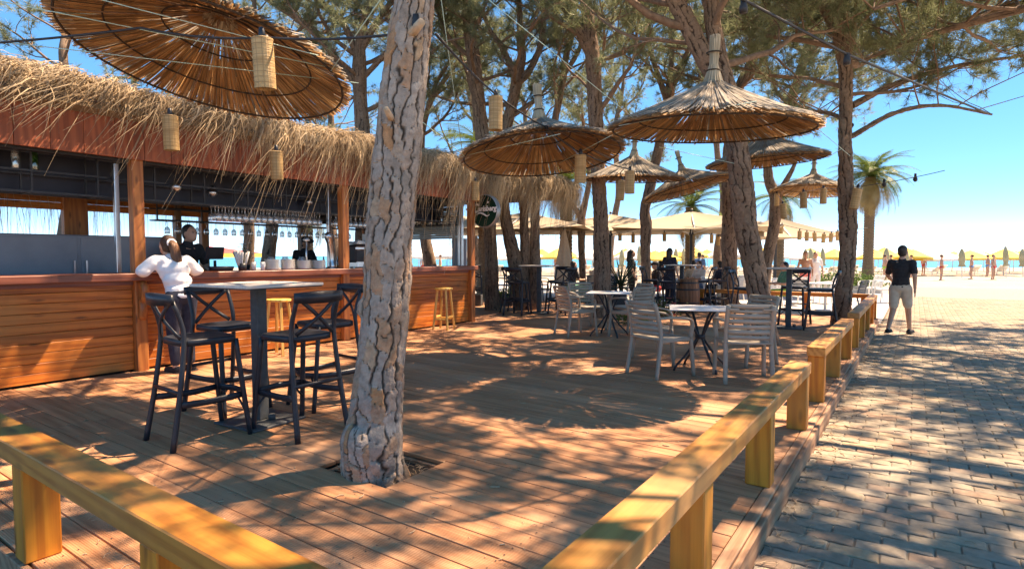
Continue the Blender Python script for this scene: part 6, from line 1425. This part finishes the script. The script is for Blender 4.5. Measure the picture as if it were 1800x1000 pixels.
planter('long pale planter on the beach side, right part', -1.9, 27.4, 1.6, .5, .45, 'planter_white', .6, -.24); bush('bush', 'yellow-green hedge in the right-hand pale planter', -1.9, 27.4, .15, .9, .6, 1500, 'bush_leaf', 9, .1)

# ------------------------------------------------------------ large cream parasols
def big_parasol(label, x, y, rz, size=5.0, ze=2.38, za=3.0, pole='pole_dark', parts=True):
    t = thing('cream_parasol', label, 'parasol', (x, y, TZ), rz, 'large cream parasols'); h_ = size / 2; n = 8; C = MB()
    for q in range(4):
        R = Matrix.Rotation(q * PI / 2, 3, 'Z'); vs = []; fs = []
        for i in range(n + 1):
            u = i / n
            for j in range(n + 1):
                w_ = -1 + 2 * j / n; p = V(h_ * u, h_ * u * w_, za - (za - ze) * u - .10 * math.sin(PI * u) * (1 - w_ * w_) - .08 * u * (1 - w_ * w_)); vs.append(R @ p)
        fs = [(i * (n + 1) + j, (i + 1) * (n + 1) + j, (i + 1) * (n + 1) + j + 1, i * (n + 1) + j + 1) for i in range(n) for j in range(n)]
        C.add(vs, fs); C.add([v + V(0, 0, -.004) for v in vs], [tuple(reversed(f)) for f in fs])
    C.build('canopy', 'parasol_cloth', t, True)
    MB().box((0, 0, (za - .05) / 2), (.09, .09, za - .05), ch=.01).build('pole', pole, t); MB().box((0, 0, .05), (.8, .8, .1), ch=.02).build('base', 'planter_grey', t)
    MB().box((0, 0, za - .75), (.16, .16, .10), ch=.01).build('hub', pole, t); MB().lathe([(0, 0), (.04, 0), (.05, .06), (0, .1)], 10, (0, 0, za + .01)).build('finial', pole, t)
    for q in range(8):
        a = q * PI / 4 + PI / 4; l = h_ * (1.414 if q % 2 == 0 else 1.0); d = V(math.cos(a), math.sin(a), 0)
        MB().beam(d * .05 + V(0, 0, za - .06), d * l * .97 + V(0, 0, ze - (.02 if q % 2 == 0 else .1)), .03, .022).build('rib', 'pole_white', t)
        MB().beam(d * .08 + V(0, 0, za - .75), d * l * .5 + V(0, 0, (za + ze) / 2 - .08), .022, .02).build('strut', 'pole_white', t)
    return t
big_parasol('large cream parasol on a dark pole in the middle of the far terrace', -6.36, 20.0, .35)
big_parasol('large cream parasol left of the crooked pine', -9.2, 19.6, .35); big_parasol('large cream parasol on a slim pole behind the curling pine', -4.3, 23.4, .5, 3.4, 2.2, 2.9)
big_parasol('large cream parasol with dark spread frame behind the many-stemmed pine', -11.2, 17.0, .3); big_parasol('large cream parasol behind the slim pine by the sign', -13.8, 16.2, .2)
cp = thing('closed_parasol', 'closed cream parasol hanging in folds beside the many-stemmed pine', 'parasol', (-9.6, 16.9, TZ)); m = MB(); pr = []; n = 24
for i in range(9):
    z = .55 + i * .23; q = (.26, .30, .27, .24, .21, .17, .13, .08, .03)[i]
    for j in range(n): a = 2 * PI * j / n; k_ = q * (1 + .28 * math.cos(a * 6)); pr.append((k_ * math.cos(a), k_ * math.sin(a), z))
m.add(pr, [(i * n + j, i * n + (j + 1) % n, (i + 1) * n + (j + 1) % n, (i + 1) * n + j) for i in range(8) for j in range(n)]); m.build('folded_canopy', 'beige_cloth', cp, True); MB().box((0, 0, 1.2), (.07, .07, 2.4), ch=.01).build('pole', 'pole_dark', cp); MB().box((0, 0, .05), (.6, .6, .1)).build('base', 'planter_grey', cp)

# ------------------------------------------------------------ beach: umbrellas, loungers, bathers
def bumb_meshes():
    c = MB().lathe([(0, 2.25), (.3, 2.12), (.8, 1.84), (1.4, 1.52), (1.4, 1.36), (1.39, 1.36), (1.39, 1.51), (.79, 1.82), (0, 2.22)], 10).mesh('canopy'); p = MB().tube([(0, 0, 0), (0, 0, 2.2)], .03, 6).mesh('pole')
    f = MB().lathe([(0, 2.3), (.09, 2.2), (.19, 1.9), (.23, 1.45), (.17, 1.05), (.26, .85), (0, .85)], 10).mesh('folded_canopy', True); return c, p, f
cm_, pm__, fm_ = bumb_meshes(); cms = {k_: cm_.copy() for k_ in ('umbrella_yellow', 'umbrella_white')}
rr = random.Random(6)
BZ = -.26
for row, f_ in enumerate((48, 54, 61)):
    for i in range(24):
        r_ = -8 + i * 2.9 + (row * 1.2) + rr.uniform(-.3, .3); x, y, _ = beach(r_, f_ + rr.uniform(-.8, .8)); k_ = 'umbrella_yellow' if rr.random() < .72 and r_ > 2 else 'umbrella_white'
        t = thing('beach_umbrella', ('yellow' if 'yellow' in k_ else 'white') + ' beach umbrella standing open in the rows by the sea', 'umbrella', (x, y, BZ), 0, ('yellow' if 'yellow' in k_ else 'white') + ' beach umbrellas')
        link('canopy', cms[k_], k_, t); link('pole', pm__, 'pole_white', t); t.rotation_euler = (rr.uniform(-.06, .06), rr.uniform(-.06, .06), rr.uniform(0, 6)); sc_ = rr.uniform(.88, 1.1); t.scale = (sc_, sc_, rr.uniform(.92, 1.08))
for i, (r_, f_) in enumerate([(8.6, 46), (13.2, 47), (14.0, 47.5), (16.6, 44), (18.4, 45), (21.6, 43), (24.6, 46), (27.2, 42.5), (30.4, 45), (34, 44), (36.5, 43), (22.9, 44.5), (9.9, 45), (39.5, 45)]):
    x, y, _ = beach(r_, f_); t = thing('closed_umbrella', 'folded olive beach umbrella standing taller in front of the open rows', 'umbrella', (x, y, BZ), 0, 'folded olive beach umbrellas'); link('folded_canopy', fm_, 'umbrella_olive', t); link('pole', pm__, 'pole_white', t); t.rotation_euler = (rr.uniform(-.05, .05), rr.uniform(-.05, .05), rr.uniform(0, 6)); sc_ = rr.uniform(.85, 1.1); t.scale = (sc_, sc_, rr.uniform(.88, 1.06))
lg = MB().box((0, .25, .32), (.62, 1.4, .05)).beam((0, -.45, .34), (0, -.95, .72), .62, .05)
for sx in (-.26, .26):
    for sy in (-.4, .85): lg.box((sx, sy, .15), (.05, .05, .3))
lgm = lg.mesh('sun_lounger')
for i in range(44):
    r_ = -10 + (i % 22) * 2.9 + rr.uniform(-.5, .5); f_ = (50, 57.5)[i // 22] + rr.uniform(-.8, .8); x, y, _ = beach(r_, f_)
    o = link('sun_lounger', lgm, 'white_plastic', None, (x, y, BZ), math.radians(34.7) + rr.uniform(-.3, .3)); tag(o, 'white sun lounger on the sand among the beach umbrellas', 'lounger', 'sun loungers on the sand')
bm_ = MB(); ell(bm_, (0, 0, 1.1), (.16, .11, .30)); ell(bm_, (0, .01, 1.58), (.085, .1, .115)); bm_.caps((0, 0, 1.35), (0, 0, 1.5), .06, .05)
for g in (-1, 1): bm_.caps((.09 * g, 0, .85), (.1 * g, .02, .45), .085, .055); bm_.caps((.1 * g, .02, .45), (.1 * g, -.02, .05), .055, .035); bm_.caps((.17 * g, 0, 1.36), (.24 * g, 0, 1.08), .05, .04); bm_.caps((.24 * g, 0, 1.08), (.22 * g, .08, .85), .04, .028); bm_.caps((.1 * g, -.06, .03), (.1 * g, .14, .02), .035, .03)
bmesh_body = bm_.mesh('bather', True); sm_ = MB(); ell(sm_, (0, 0, .86), (.175, .125, .13)); swm = {k_: sm_.mesh('swimwear', True) for k_ in ('red_cloth', 'blue_cloth', 'black_cloth', 'lime_cloth')}; hm_ = MB(); ell(hm_, (0, -.02, 1.62), (.09, .1, .1)); hmm = hm_.mesh('hair', True)
for i in range(26):
    r_ = -7 + i * 1.75 + rr.uniform(-.6, .6); f_ = rr.uniform(36, 53); x, y, _ = beach(r_, f_); k_ = rr.choice(list(swm)); cn = k_.split('_')[0]
    t = thing('person', 'tiny far bather in %s swimwear on the beach' % cn, 'person', (x, y, BZ), rr.uniform(0, 6), 'far bathers in %s' % cn); link('body', bmesh_body, 'skin', t); link('swimwear', swm[k_], k_, t); link('hair', hmm, 'hair_brown', t)
# red and yellow parasol beyond the bar
t = thing('red_parasol', 'red and yellow canopy seen through the bar behind the glasses', 'parasol', (*beach(-19.0, 33)[:2], -.6), .6); m = MB(); hh = 3.6
for q in range(4): R = Matrix.Rotation(q * PI / 2, 3, 'Z'); m.add([R @ V(0, 0, 2.75), R @ V(hh, -hh, 2.1), R @ V(hh, hh, 2.1)], [(0, 1, 2)])
m.build('canopy', 'umbrella_red', t); m = MB()
for q in range(4): R = Matrix.Rotation(q * PI / 2, 3, 'Z'); m.add([R @ V(hh, -hh, 2.1), R @ V(hh, hh, 2.1), R @ V(hh, hh, 1.88), R @ V(hh, -hh, 1.88)], [(0, 1, 2, 3)])
m.build('valance', 'umbrella_yellow', t); MB().tube([(0, 0, 0), (0, 0, 2.75)], .04, 8).build('pole', 'pole_dark', t)
